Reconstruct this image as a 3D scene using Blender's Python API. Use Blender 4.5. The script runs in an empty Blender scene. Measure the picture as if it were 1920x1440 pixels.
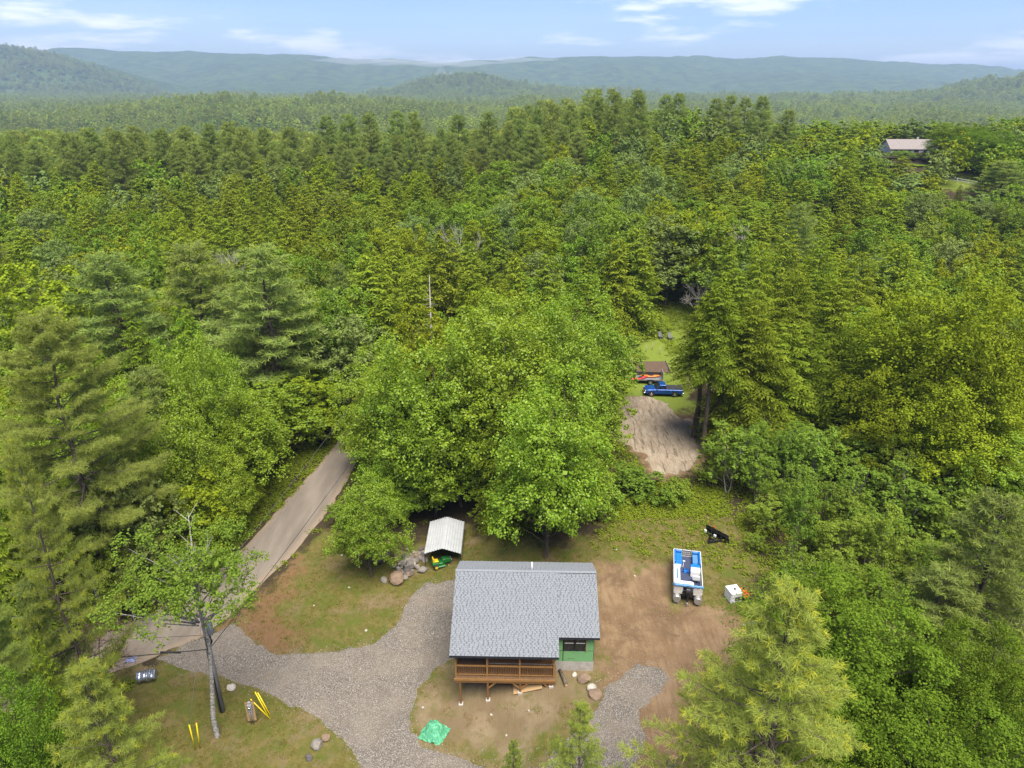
import bpy, bmesh, math, random
import numpy as np
from mathutils import Vector, Matrix

R = math.radians
scene = bpy.context.scene
col = scene.collection

# ------------------------------------------------------------------ camera
cam_d = bpy.data.cameras.new('camera')
cam_d.sensor_fit = 'HORIZONTAL'
cam_d.angle = 2 * math.atan(960 / 1333.0)
cam_d.clip_start = 0.5
cam_d.clip_end = 40000
cam = bpy.data.objects.new('camera', cam_d)
cam.location = (0, 0, 42)
cam.rotation_euler = (R(90 - 23.2), 0, 0)
col.objects.link(cam)
scene.camera = cam

# ------------------------------------------------------------------ sky, sun, exposure
SUN_EL, SUN_ROT = R(66), R(160)
world = bpy.data.worlds.new('World')
scene.world = world
world.use_nodes = True
wn, wl = world.node_tree.nodes, world.node_tree.links
wn.clear()
def wnode(t, **kw):
    n = wn.new(t)
    for k, v in kw.items():
        setattr(n, k, v)
    return n
sky = wnode('ShaderNodeTexSky', sky_type='NISHITA', sun_disc=False, sun_elevation=SUN_EL, sun_rotation=SUN_ROT,
            altitude=300, air_density=1.0, dust_density=0.3, ozone_density=2.5)
tc = wnode('ShaderNodeTexCoord')
sep = wnode('ShaderNodeSeparateXYZ')
wl.new(tc.outputs['Generated'], sep.inputs[0])
def wmath(op, a, b=None, c=None, clamp=False):
    n = wnode('ShaderNodeMath', operation=op, use_clamp=clamp)
    for i, v in enumerate((a, b, c)):
        if v is None: continue
        if isinstance(v, (int, float)): n.inputs[i].default_value = v
        else: wl.new(v, n.inputs[i])
    return n.outputs[0]
zz = wmath('ADD', wmath('MAXIMUM', sep.outputs[2], 0.0), 0.035)
u = wmath('DIVIDE', sep.outputs[0], zz)
v = wmath('DIVIDE', sep.outputs[1], zz)
comb = wnode('ShaderNodeCombineXYZ')
wl.new(u, comb.inputs[0]); wl.new(wmath('MULTIPLY', v, 1.0), comb.inputs[1])
def wnoise(scale, detail, rough, off):
    m = wnode('ShaderNodeMapping'); m.inputs['Location'].default_value = off
    wl.new(comb.outputs[0], m.inputs[0])
    n = wnode('ShaderNodeTexNoise'); n.inputs['Scale'].default_value = scale
    n.inputs['Detail'].default_value = detail; n.inputs['Roughness'].default_value = rough
    wl.new(m.outputs[0], n.inputs[0]); return n.outputs[0]
def wramp(x, lo, hi):
    n = wnode('ShaderNodeMapRange', interpolation_type='SMOOTHSTEP')
    wl.new(x, n.inputs[0]); n.inputs[1].default_value = lo; n.inputs[2].default_value = hi
    return n.outputs[0]
sphere = wnode('ShaderNodeMapping'); sphere.inputs['Scale'].default_value = (1, 1, 5.5); sphere.inputs['Location'].default_value = (2.3, .7, .4)
wl.new(tc.outputs['Generated'], sphere.inputs[0])
pn = wnode('ShaderNodeTexNoise'); pn.inputs['Scale'].default_value = 5.0; pn.inputs['Detail'].default_value = 8; pn.inputs['Roughness'].default_value = .55
wl.new(sphere.outputs[0], pn.inputs[0])
puffs = wramp(pn.outputs[0], 0.53, 0.66)
veil = wramp(wnoise(0.09, 5, 0.6, (11.0, 4.0, 2)), 0.35, 0.80)
cover = wmath('ADD', wmath('MULTIPLY', puffs, 0.85), wmath('MULTIPLY', veil, 0.22), clamp=True)
mix = wnode('ShaderNodeMix', data_type='RGBA')
wl.new(wmath('MULTIPLY', cover, 0.92), mix.inputs[0])
tint = wnode('ShaderNodeMix', data_type='RGBA', blend_type='MULTIPLY')
tint.inputs[0].default_value = 1.0
tint.inputs[7].default_value = (.62, .72, 1.02, 1)
wl.new(sky.outputs[0], tint.inputs[6])
wl.new(tint.outputs[2], mix.inputs[6])
mix.inputs[7].default_value = (7.9, 8.1, 8.6, 1)
bg = wnode('ShaderNodeBackground')
bg.inputs[1].default_value = 0.05
wl.new(mix.outputs[2], bg.inputs[0])
wout = wnode('ShaderNodeOutputWorld')
wl.new(bg.outputs[0], wout.inputs[0])

sun_d = bpy.data.lights.new('sun', 'SUN')
sun_d.energy = 3.2
sun_d.angle = R(42)
sun_d.color = (1.0, 0.94, 0.82)
sun = bpy.data.objects.new('sun', sun_d)
sdir = Vector((math.sin(SUN_ROT) * math.cos(SUN_EL), math.cos(SUN_ROT) * math.cos(SUN_EL), math.sin(SUN_EL)))
sun.rotation_euler = sdir.to_track_quat('Z', 'Y').to_euler()
sun.location = (0, 0, 200)
col.objects.link(sun)

vs = scene.view_settings
vs.view_transform = 'Standard'
vs.look = 'None'
vs.gamma = 1
vs.use_curve_mapping = False
vs.exposure = 1.8
cy = scene.cycles
cy.max_bounces = 6
cy.diffuse_bounces = 4
cy.glossy_bounces = 2
cy.transmission_bounces = 4
cy.transparent_max_bounces = 6
cy.volume_bounces = 1
cy.use_denoising = True

# ------------------------------------------------------------------ helpers: nodes and materials
MAT = {}
class NT:
    def __init__(self, name):
        self.m = bpy.data.materials.new(name); self.m.use_nodes = True
        MAT[name] = self.m
        self.t = self.m.node_tree; self.n = self.t.nodes; self.l = self.t.links
        self.n.clear()
        self.out = self.n.new('ShaderNodeOutputMaterial')
        self.geo = self.n.new('ShaderNodeNewGeometry')
        self.tc = self.n.new('ShaderNodeTexCoord')
    def put(self, sock, v):
        if isinstance(v, bpy.types.NodeSocket): self.l.new(v, sock)
        elif isinstance(v, (tuple, list)) and len(v) == 3 and sock.type == 'RGBA': sock.default_value = (*v, 1)
        else: sock.default_value = v
    def noise(self, scale, detail=4, rough=.55, co=None, dist=0):
        n = self.n.new('ShaderNodeTexNoise')
        self.l.new(co if co is not None else self.geo.outputs['Position'], n.inputs[0])
        n.inputs['Scale'].default_value = scale; n.inputs['Detail'].default_value = detail
        n.inputs['Roughness'].default_value = rough; n.inputs['Distortion'].default_value = dist
        return n.outputs[0]
    def voronoi(self, scale, co=None, out='Color', feature='F1'):
        n = self.n.new('ShaderNodeTexVoronoi'); n.feature = feature
        self.l.new(co if co is not None else self.geo.outputs['Position'], n.inputs[0])
        n.inputs['Scale'].default_value = scale
        return n.outputs[out]
    def mapping(self, scale=(1, 1, 1), rot=(0, 0, 0), src=None):
        n = self.n.new('ShaderNodeMapping')
        self.l.new(src if src is not None else self.geo.outputs['Position'], n.inputs[0])
        n.inputs['Scale'].default_value = scale; n.inputs['Rotation'].default_value = rot
        return n.outputs[0]
    def ramp(self, x, lo, hi, a=0., b=1., smooth=True):
        n = self.n.new('ShaderNodeMapRange'); n.interpolation_type = 'SMOOTHSTEP' if smooth else 'LINEAR'
        self.put(n.inputs[0], x); n.inputs[1].default_value = lo; n.inputs[2].default_value = hi
        n.inputs[3].default_value = a; n.inputs[4].default_value = b
        return n.outputs[0]
    def math(self, op, a, b=0.0, clamp=False):
        n = self.n.new('ShaderNodeMath'); n.operation = op; n.use_clamp = clamp
        self.put(n.inputs[0], a); self.put(n.inputs[1], b)
        return n.outputs[0]
    def mix(self, f, a, b, mode='MIX'):
        n = self.n.new('ShaderNodeMix'); n.data_type = 'RGBA'; n.blend_type = mode
        self.put(n.inputs[0], f); self.put(n.inputs[6], a); self.put(n.inputs[7], b)
        return n.outputs[2]
    def attr(self, name):
        n = self.n.new('ShaderNodeAttribute'); n.attribute_name = name
        return n.outputs['Fac']
    def objrand(self):
        n = self.n.new('ShaderNodeObjectInfo'); return n.outputs['Random']
    def objloc(self):
        n = self.n.new('ShaderNodeObjectInfo'); return n.outputs['Location']
    def hsv(self, c, h=.5, s=1., v=1.):
        n = self.n.new('ShaderNodeHueSaturation')
        self.put(n.inputs['Hue'], h); self.put(n.inputs['Saturation'], s); self.put(n.inputs['Value'], v); self.put(n.inputs['Color'], c)
        return n.outputs[0]
    def bump(self, h, strength=.5, dist=.05):
        n = self.n.new('ShaderNodeBump'); n.inputs['Strength'].default_value = strength; n.inputs['Distance'].default_value = dist
        self.put(n.inputs['Height'], h)
        return n.outputs[0]
    def princ(self, c, rough=.7, metal=0., spec=.4, normal=None, **kw):
        p = self.n.new('ShaderNodeBsdfPrincipled')
        self.put(p.inputs['Base Color'], c); self.put(p.inputs['Roughness'], rough); self.put(p.inputs['Metallic'], metal)
        self.put(p.inputs['Specular IOR Level'], spec)
        if normal is not None: self.l.new(normal, p.inputs['Normal'])
        for k, v in kw.items(): self.put(p.inputs[k], v)
        self.l.new(p.outputs[0], self.out.inputs[0])
        return self.m

def leaf_mat(name, a, b, trans=.35, hue=.02, val=.25, sat=.9, gloss=0.0):
    t = NT(name)
    c = t.mix(t.geo.outputs['Random Per Island'], a, b)
    rnd = t.objrand()
    patch = t.noise(.03, 2, .5, co=t.objloc())
    h = t.math('ADD', t.ramp(rnd, 0, 1, .5 - hue * 1.25, .5 + hue * .35, False), t.ramp(patch, .3, .7, -hue * .6, hue * .3, False))
    vnode = t.noise(7.3, 0, .5, co=t.objloc())
    v = t.math('ADD', t.ramp(vnode, .25, .75, 1 - val, 1 + val, False), t.ramp(patch, .3, .7, -.08, .08, False))
    c = t.hsv(c, h, sat, v)
    d = t.n.new('ShaderNodeBsdfDiffuse'); t.l.new(c, d.inputs[0])
    tr = t.n.new('ShaderNodeBsdfTranslucent')
    ct = t.mix(.5, c, t.hsv(c, .49, 1.1, 1.5)); t.l.new(ct, tr.inputs[0])
    ms = t.n.new('ShaderNodeMixShader'); ms.inputs[0].default_value = trans
    t.l.new(d.outputs[0], ms.inputs[1]); t.l.new(tr.outputs[0], ms.inputs[2])
    last = ms
    if gloss:
        g = t.n.new('ShaderNodeBsdfGlossy'); g.inputs['Roughness'].default_value = .45
        g.inputs[0].default_value = (.9, 1, .9, 1)
        m2 = t.n.new('ShaderNodeMixShader'); m2.inputs[0].default_value = gloss
        t.l.new(ms.outputs[0], m2.inputs[1]); t.l.new(g.outputs[0], m2.inputs[2]); last = m2
    t.l.new(last.outputs[0], t.out.inputs[0])
    return t.m

leaf_mat('maple_leaf', (.094, .184, .011), (.182, .268, .021), .36, .018, .20, 1.0, gloss=.012)
leaf_mat('bright_maple_leaf', (.104, .196, .010), (.212, .298, .022), .34, .012, .12, 1.0, gloss=.015)
leaf_mat('dark_maple_leaf', (.064, .128, .011), (.130, .200, .020), .32, .012, .15, 1.0)
leaf_mat('aspen_leaf', (.115, .180, .042), (.190, .255, .072), .34, .016, .20, 1.0)
leaf_mat('oak_leaf', (.130, .190, .011), (.220, .272, .021), .32, .014, .20, 1.0)
leaf_mat('hemlock_leaf', (.104, .166, .012), (.182, .240, .022), .40, .014, .22, 1.0)
leaf_mat('hemlock_tip', (.165, .225, .020), (.23, .28, .032), .30, .012, .18, 1.0)
leaf_mat('pine_needle', (.145, .208, .048), (.225, .285, .072), .38, .014, .18, 1.0)
leaf_mat('pine_mid', (.185, .245, .050), (.270, .330, .075), .36, .012, .14, 1.0)
leaf_mat('pine_young', (.190, .255, .046), (.280, .340, .070), .38, .012, .12, 1.0)
leaf_mat('pine_tip', (.31, .36, .040), (.41, .43, .058), .40, .010, .10, 1.0)
leaf_mat('birch_leaf', (.100, .185, .020), (.180, .265, .038), .34, .016, .20, 1.0)
leaf_mat('weed_leaf', (.100, .160, .012), (.190, .225, .022), .30, .02, .2, 1.0)
leaf_mat('grass_blade', (.15, .145, .024), (.22, .19, .042), .35, .02, .2, 1.0)
leaf_mat('far_leaf', (.100, .170, .020), (.175, .240, .034), .30, .022, .24, 1.0)

def bark_mat(name, a, b, white=False):
    t = NT(name)
    co = t.mapping((3, 3, .5) if not white else (2, 2, 6), src=t.tc.outputs['Object'])
    n = t.noise(2.5, 6, .65, co=co)
    c = t.mix(t.ramp(n, .35, .65), a, b)
    t.princ(c, .9, spec=.1, normal=t.bump(n, .8, .05))
bark_mat('bark', (.055, .043, .032), (.13, .105, .08))
bark_mat('birch_bark', (.08, .07, .06), (.42, .40, .37), True)
bark_mat('dead_wood', (.20, .18, .16), (.38, .35, .32))

# ------------------------------------------------------------------ helpers: meshes and objects
def link(o, parent=None, **props):
    col.objects.link(o)
    if parent is not None: o.parent = parent
    for k, v in props.items(): o[k] = v
    return o
def root(name, label, cat, loc=(0, 0, 0), rz=0., group=None):
    o = bpy.data.objects.new(name, None)
    o.empty_display_size = .2
    o.location = loc; o.rotation_euler = (0, 0, rz)
    link(o, None, label=label, category=cat)
    if group: o['group'] = group
    return o
def np_mesh(name, V, faces_n, n_per, mats=(), mi=None, smooth=False):
    """mesh from a vertex array whose faces are consecutive runs of n_per vertices"""
    me = bpy.data.meshes.new(name)
    nv = len(V); me.vertices.add(nv); me.vertices.foreach_set('co', np.ascontiguousarray(V, dtype=np.float32).ravel())
    me.loops.add(nv); me.loops.foreach_set('vertex_index', np.arange(nv, dtype=np.int32))
    me.polygons.add(faces_n); me.polygons.foreach_set('loop_start', np.arange(0, nv, n_per, dtype=np.int32))
    for m in mats: me.materials.append(MAT[m])
    if mi is not None: me.polygons.foreach_set('material_index', np.asarray(mi, dtype=np.int32))
    me.update(calc_edges=True)
    return me
class MB:
    def __init__(self): self.v = []; self.f = []; self.s = []
    def quad(self, *p):
        i = len(self.v); self.v += [tuple(q) for q in p]; self.f.append(tuple(range(i, i + len(p)))); self.s.append(False); return self
    def box(self, c, s, rot=None):
        i = len(self.v)
        M = rot.to_matrix() if rot is not None and hasattr(rot, 'to_matrix') else rot
        for dx, dy, dz in ((-1,-1,-1),(1,-1,-1),(1,1,-1),(-1,1,-1),(-1,-1,1),(1,-1,1),(1,1,1),(-1,1,1)):
            p = Vector((dx * s[0] / 2, dy * s[1] / 2, dz * s[2] / 2))
            if M is not None: p = M @ p
            self.v.append((p.x + c[0], p.y + c[1], p.z + c[2]))
        for f in ((0,3,2,1),(4,5,6,7),(0,1,5,4),(1,2,6,5),(2,3,7,6),(3,0,4,7)):
            self.f.append(tuple(i + k for k in f)); self.s.append(False)
        return self
    def box2(self, a, b):
        return self.box([(p + q) / 2 for p, q in zip(a, b)], [abs(q - p) for p, q in zip(a, b)])
    def bar(self, a, b, w, h=None):
        a, b = Vector(a), Vector(b); d = b - a
        q = d.to_track_quat('Z', 'Y')
        return self.box((a + b) / 2, (w, h or w, d.length), q)
    def tube(self, pts, rad, n=6, caps=True, smooth=True):
        pts = [Vector(p) for p in pts]; k = len(pts)
        if isinstance(rad, (int, float)): rad = [rad] * k
        i0 = len(self.v)
        for j, p in enumerate(pts):
            d = (pts[min(j + 1, k - 1)] - pts[max(j - 1, 0)]).normalized()
            ax = Vector((1, 0, 0)) if abs(d.x) < .8 else Vector((0, 1, 0))
            e1 = d.cross(ax).normalized(); e2 = d.cross(e1)
            for m in range(n):
                a = 2 * math.pi * m / n
                q = p + (e1 * math.cos(a) + e2 * math.sin(a)) * rad[j]
                self.v.append(tuple(q))
        for j in range(k - 1):
            for m in range(n):
                a = i0 + j * n + m; b = i0 + j * n + (m + 1) % n
                self.f.append((a, b, b + n, a + n)); self.s.append(smooth)
        if caps:
            self.f.append(tuple(i0 + m for m in range(n - 1, -1, -1))); self.s.append(False)
            self.f.append(tuple(i0 + (k - 1) * n + m for m in range(n))); self.s.append(False)
        return self
    def prism(self, prof, y0, y1, axis='y'):
        """profile of (a, b) pairs extruded along an axis: y -> (a, y, b), x -> (x, a, b)"""
        i = len(self.v); n = len(prof)
        for t in (y0, y1):
            for a, b in prof: self.v.append((a, t, b) if axis == 'y' else ((t, a, b) if axis == 'x' else (a, b, t)))
        for m in range(n):
            self.f.append((i + m, i + (m + 1) % n, i + n + (m + 1) % n, i + n + m)); self.s.append(False)
        self.f.append(tuple(i + m for m in range(n - 1, -1, -1))); self.f.append(tuple(i + n + m for m in range(n))); self.s += [False, False]
        return self
    def mesh(self, name, mats, bevel=0.):
        me = bpy.data.meshes.new(name)
        me.from_pydata(self.v, [], self.f)
        bm = bmesh.new(); bm.from_mesh(me)
        bmesh.ops.recalc_face_normals(bm, faces=bm.faces)
        if bevel:
            try: bmesh.ops.bevel(bm, geom=list(bm.edges), offset=bevel, segments=1, affect='EDGES', clamp_overlap=True)
            except Exception: pass
        bm.to_mesh(me); bm.free()
        if not bevel: me.polygons.foreach_set('use_smooth', self.s)
        for m in ([mats] if isinstance(mats, str) else mats): me.materials.append(MAT[m])
        return me
    def build(self, name, mats, parent=None, bevel=0., loc=None, rot=None, **props):
        o = bpy.data.objects.new(name, self.mesh(name, mats, bevel))
        if loc is not None: o.location = loc
        if rot is not None: o.rotation_euler = rot
        return link(o, parent, **props)

# ------------------------------------------------------------------ terrain
def S_(t):
    t = np.clip(t, 0, 1); return t * t * (3 - 2 * t)
def terr(x, y):
    x = np.asarray(x, dtype=float); y = np.asarray(y, dtype=float)
    z = -0.75 + 2.15 * S_((x + 4.5 + (np.minimum(y, 47) - 39) * .5) / 9) * S_((y - 20) / 14)
    z = z + 9 * S_((y - 75) / 130)
    z = z + (8 * S_((x + 20) / 60) + 3 * S_((x - 60) / 60)) * S_((y - 95) / 125)
    z = z - 45 * S_((y - 240) / 450)
    z = z - 12 * S_((x - 70) / 60) * S_((y - 235) / 100)
    w = S_((y - 330) / 250)
    z = z + w * (5 * np.sin(x / 83 + 1.1 + np.sin(y / 190)) * np.sin(y / 120 + x / 310) + 4 * np.sin(x / 47 - y / 66))
    z = z + 26 * np.exp(-((x + 430) / 330) ** 2 - ((y - 1350) / 330) ** 2)
    return z
def tz(x, y): return float(terr(x, y))
_rs = np.random.RandomState(5)
_NT = _rs.rand(64, 64)
def vnoise(x, y):
    """value noise on numpy arrays, about 0..1"""
    x = np.asarray(x, float); y = np.asarray(y, float)
    xi = np.floor(x).astype(int); yi = np.floor(y).astype(int); fx = x - xi; fy = y - yi
    fx = fx * fx * (3 - 2 * fx); fy = fy * fy * (3 - 2 * fy)
    g = lambda a, b: _NT[a % 64, b % 64]
    return (g(xi, yi) * (1 - fx) + g(xi + 1, yi) * fx) * (1 - fy) + (g(xi, yi + 1) * (1 - fx) + g(xi + 1, yi + 1) * fx) * fy
def fbm(x, y, o=4):
    s = 0; a = .5
    for i in range(o): s = s + a * vnoise(x * 2 ** i + 17 * i, y * 2 ** i + 31 * i); a *= .5
    return s
def sdf(poly, x, y):
    """signed distance to a polygon, positive inside"""
    x = np.asarray(x, float); y = np.asarray(y, float)
    d = np.full(x.shape, 1e9); ins = np.zeros(x.shape, bool); n = len(poly)
    for i in range(n):
        ax, ay = poly[i]; bx, by = poly[(i + 1) % n]
        ex, ey = bx - ax, by - ay
        t = np.clip(((x - ax) * ex + (y - ay) * ey) / (ex * ex + ey * ey + 1e-9), 0, 1)
        d = np.minimum(d, np.hypot(x - ax - t * ex, y - ay - t * ey))
        c = ((ay > y) != (by > y)) & (x < (bx - ax) * (y - ay) / (by - ay + 1e-12) + ax)
        ins ^= c
    return np.where(ins, d, -d)

# outlines on the ground, in metres
ROAD = [(-21.5,90),(-22.2,82.7),(-23.3,75.5),(-24.4,70),(-25.4,64.8),(-26.9,57.1),(-31,49.5),(-35.5,45.3),(-44,40.5),(-60,35),(-75,33),
        (-75,26),(-60,29),(-45,33.5),(-36,39),(-29.8,43.2),(-25.8,46.2),(-24.2,49.3),(-23.4,52.4),(-21.8,56.2),(-20.7,60.9),(-19.7,65),(-19.3,70),(-18.9,75),(-17.6,82),(-16.2,90)]
DRIVE = [(-28.6,43.8),(-23.7,47.9),(-21.4,45.5),(-19,44.4),(-15.5,44.3),(-13.5,44.7),(-11.4,45.5),(-10,47.4),(-9.4,50),(-8.9,52.2),(-7.8,53),(-5.6,52.9),(-3.6,52.0),
         (-3.6,43.5),(-5.1,43.3),(-5.9,42.9),(-6.6,41.8),(-7.3,40.3),(-7.5,38.3),(-7.2,36.9),(-6.3,35.8),(-4.8,35.1),(-3.2,34.4),(-.7,33.7),(2,33.4),(3.6,34.6),(5.1,35.6),(6.1,36.8),(6.6,38.7),
         (8,39.8),(9.4,40.9),(11.2,40.5),(11.6,39.5),(10.7,38.2),(9,36.8),(9,34.6),(8,32.6),(5,30),(0,29),(-6,30),(-9.5,32.5),(-10.8,34.8),(-12,36.2),(-13.5,37.6),(-15.7,38.8),(-18.6,40.3),(-21,41.3),(-23.8,42.2),(-27,43)]
DIRT = [(6,40.5),(6,48),(5,51),(7.5,53.6),(11.6,53.2),(14.4,53),(14.2,48.5),(16.5,47.4),(19.2,46),(21,43.6),(20,38.2),(14.6,35.5),(11,30),(6,31),(7,36)]
FRONT = [(-7,40),(-5,43),(-3.8,44),(3.5,44),(6.5,41.5),(6.5,38.5),(5,35.6),(0,33.8),(-5,35.3),(-7.2,37.2)]
YARD = [(-34,40),(-24.2,47.5),(-18.5,64),(-16,66),(-12,57),(-8,61),(-3,60),(4,56),(8,58),(10.5,61),(16,61.5),(25,60.5),(23,55),(21.5,49),(22,43),(20,36),(12,26),(-26,26),(-34,34)]
SAND = [(16,90),(18.7,90),(20.8,87.2),(21.3,84),(24,82.3),(23.2,76),(21.2,71.4),(18.4,68.9),(15.7,68.7),(15.6,74),(13.7,76),(11,79),(9,82),(11.5,84.5),(14.2,87)]
CLEAR = [(17,128),(24,131),(33,128),(35.5,118),(30,104),(25,96),(25,86),(21,84),(14,86),(14,94),(16,108)]
LAWN = [(104,175),(112,176),(119,184),(123,194),(114,194),(106,187)]

def graded(lo, hi, step, far_lo, far_hi, g=1.25):
    a = list(np.arange(lo, hi + 1e-6, step))
    s = step
    x = a[-1]
    while x < far_hi: s *= g; x += s; a.append(x)
    s = step; x = a[0]
    while x > far_lo: s *= g; x -= s; a.insert(0, x)
    return np.array(a)
def grid_mesh(name, X, Y, Z, mat, smooth=True):
    nx, ny = X.shape[1], X.shape[0]
    V = np.stack([X, Y, Z], -1).reshape(-1, 3)
    me = bpy.data.meshes.new(name)
    me.vertices.add(len(V)); me.vertices.foreach_set('co', V.astype(np.float32).ravel())
    i = np.arange(nx * ny).reshape(ny, nx)
    F = np.stack([i[:-1, :-1], i[:-1, 1:], i[1:, 1:], i[1:, :-1]], -1).reshape(-1, 4)
    me.loops.add(F.size); me.loops.foreach_set('vertex_index', F.astype(np.int32).ravel())
    me.polygons.add(len(F)); me.polygons.foreach_set('loop_start', np.arange(0, F.size, 4, dtype=np.int32))
    me.polygons.foreach_set('use_smooth', np.full(len(F), smooth))
    me.materials.append(MAT[mat]); me.update(calc_edges=True)
    return me
def set_attr(me, name, vals):
    a = me.attributes.new(name, 'FLOAT', 'POINT'); a.data.foreach_set('value', np.asarray(vals, np.float32).ravel())

# ground material: forest litter, thin yellow-green grass, bare tan and red-brown soil
t = NT('ground')
n1, n2, n3 = t.noise(.45, 5, .6), t.noise(2.2, 5, .65), t.noise(9, 4, .7)
litter = t.mix(n2, (0.019, 0.017, 0.009), (0.055, 0.040, 0.023))
grass = t.mix(t.ramp(n2, .3, .7), (0.075, 0.069, 0.017), (0.121, 0.098, 0.032))
grass = t.mix(t.ramp(t.noise(.8, 3, .6, co=t.mapping((1, 1, 1), (0, 0, 1))), .42, .66), grass, (0.069, 0.081, 0.014))
grass = t.mix(t.ramp(n3, .5, .8, 0, .5), grass, (0.150, 0.124, 0.065))
soil = t.mix(t.ramp(n1, .35, .65), (.128, .082, .046), (.188, .127, .075))
streak = t.noise(1.4, 5, .6, co=t.mapping((2.2, .35, 1), (0, 0, .12)))
soil = t.mix(t.ramp(streak, .4, .7, 0, .6), soil, (0.101, 0.062, 0.033))
soil = t.mix(t.ramp(n3, .45, .75, 0, .35), soil, (0.229, 0.158, 0.092))
soil = t.mix(t.ramp(t.noise(.28, 5, .7, dist=.6), .50, .66, 0, .7), soil, (0.092, 0.058, 0.033))
soil = t.mix(t.ramp(t.noise(1.1, 6, .75), .60, .72, 0, .75), soil, (0.075, 0.077, 0.023))
red = t.mix(n2, (0.107, 0.055, 0.029), (0.163, 0.094, 0.052))
jit = t.math('MULTIPLY', t.math('SUBTRACT', t.noise(.5, 7, .7), .5), 9.0)
fy = t.ramp(t.math('ADD', t.attr('yard'), jit), -.6, .9)
fd = t.ramp(t.math('ADD', t.attr('dirt'), jit), -1.0, 1.6)
ff = t.ramp(t.math('ADD', t.attr('front'), t.math('MULTIPLY', jit, 1.6)), -1.0, 2.2)
fr = t.ramp(t.math('ADD', t.attr('redsoil'), jit), -.8, 1.2, 0, .85)
fl = t.ramp(t.math('ADD', t.attr('lush'), jit), -1, 1.5)
c = t.mix(fy, litter, grass)
c = t.mix(t.ramp(t.noise(.35, 4, .6), .5, .68, 0, .75), c, t.mix(fy, litter, t.mix(n2, (0.124, 0.084, 0.046), (0.169, 0.124, 0.078))))
c = t.mix(t.math('MULTIPLY', ff, .9), c, t.mix(t.ramp(n1, .4, .62), (0.130, 0.092, 0.054), (0.180, 0.134, 0.084)))
c = t.mix(t.math('MULTIPLY', ff, t.ramp(t.noise(.9, 4, .65), .5, .7, 0, .7)), c, (0.075, 0.069, 0.023))
c = t.mix(fr, c, red)
c = t.mix(fd, c, soil)
c = t.mix(fl, c, t.mix(n2, (.085, .125, .018), (.150, .180, .028)))
hgt = t.math('ADD', t.math('MULTIPLY', n3, .4), t.math('MULTIPLY', streak, .8))
t.princ(c, .95, spec=.1, normal=t.bump(hgt, .7, .12))

# gravel: crushed pale stone
t = NT('gravel')
vc = t.voronoi(16); vd = t.voronoi(16, out='Distance')
nb = t.noise(.35, 4, .6)
sepc = t.n.new('ShaderNodeSeparateColor'); t.l.new(vc, sepc.inputs[0])
g = t.mix(t.ramp(sepc.outputs[0], 0, 1, 0, 1, False), (0.104, 0.092, 0.079), (0.287, 0.257, 0.224))
g = t.mix(t.ramp(sepc.outputs[1], .8, .9), g, (0.364, 0.339, 0.306))
g = t.mix(t.ramp(vd, .25, .6, 0, .75), g, (0.071, 0.059, 0.049))
g = t.mix(t.ramp(nb, .4, .7, 0, .45), g, (0.195, 0.163, 0.127))
g = t.mix(t.ramp(t.noise(.8, 3, .6), .58, .75, 0, .5), g, (0.157, 0.121, 0.084))
g = t.mix(t.ramp(t.noise(.22, 5, .65, dist=1.2), .52, .64, 0, .38), g, (0.101, 0.086, 0.070))
g = t.mix(t.ramp(t.noise(1.6, 6, .7), .64, .74, 0, .55), g, (0.176, 0.132, 0.092))
t.princ(g, .95, spec=.15, normal=t.bump(t.math('SUBTRACT', 1.0, vd), .9, .05))

# road: worn tan-grey packed surface
t = NT('road')
nr = t.noise(.5, 5, .6, co=t.mapping((1.6, .25, 1), (0, 0, -.35)))
g = t.mix(t.ramp(nr, .3, .7), (0.125, 0.104, 0.086), (0.180, 0.151, 0.125))
g = t.mix(t.ramp(t.attr('edge'), .15, 1.0, 1, 0), g, t.mix(t.noise(3, 4, .6), (0.180, 0.136, 0.099), (0.231, 0.180, 0.136)))
g = t.mix(t.ramp(t.noise(30, 2, .6), .3, .7, 0, .35), g, (0.104, 0.092, 0.078))
t.princ(g, .92, spec=.15, normal=t.bump(t.noise(14, 4, .6), .4, .03))

# sandy drive with wheel marks
t = NT('sand')
ns = t.noise(1.1, 5, .65, co=t.mapping((1.8, .5, 1), (0, 0, .3)), dist=.8)
g = t.mix(t.ramp(ns, .35, .65), (0.189, 0.147, 0.104), (0.260, 0.215, 0.163))
g = t.mix(t.ramp(t.noise(2.5, 4, .6), .6, .75, 0, .6), g, (0.111, 0.084, 0.059))
trk = t.ramp(t.noise(.9, 5, .6, co=t.mapping((3.2, .30, 1), (0, 0, -.35)), dist=.5), .56, .70)
g = t.mix(t.math('MULTIPLY', trk, .55), g, (.115, .085, .058))
t.princ(g, .95, spec=.1, normal=t.bump(t.math('SUBTRACT', ns, t.math('MULTIPLY', trk, .8)), .9, .2))

xs = graded(-45, 45, .5, -9500, 9500, 1.22)
ys = graded(18, 130, .5, -400, 11000, 1.22)
GX, GY = np.meshgrid(xs, ys)
GZ = terr(GX, GY)
near = (np.abs(GX) < 46) & (GY < 131)
GZ = GZ + np.where(near, (fbm(GX * .5, GY * .5, 3) - .44) * .12, 0)
gme = grid_mesh('ground', GX, GY, GZ, 'ground')
fx, fyv = GX.ravel(), GY.ravel()
set_attr(gme, 'yard', np.maximum(np.maximum(sdf(YARD, fx, fyv), sdf(CLEAR, fx, fyv)), sdf(LAWN, fx, fyv)))
set_attr(gme, 'dirt', np.maximum(sdf(DIRT, fx, fyv), sdf(SAND, fx, fyv) + .8))
set_attr(gme, 'front', sdf(FRONT, fx, fyv))
set_attr(gme, 'redsoil', sdf([(-24.5,46.5),(-21,57),(-20.2,57),(-20.5,50),(-17,46.5),(-19.5,44.2),(-21.5,45)], fx, fyv))
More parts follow.
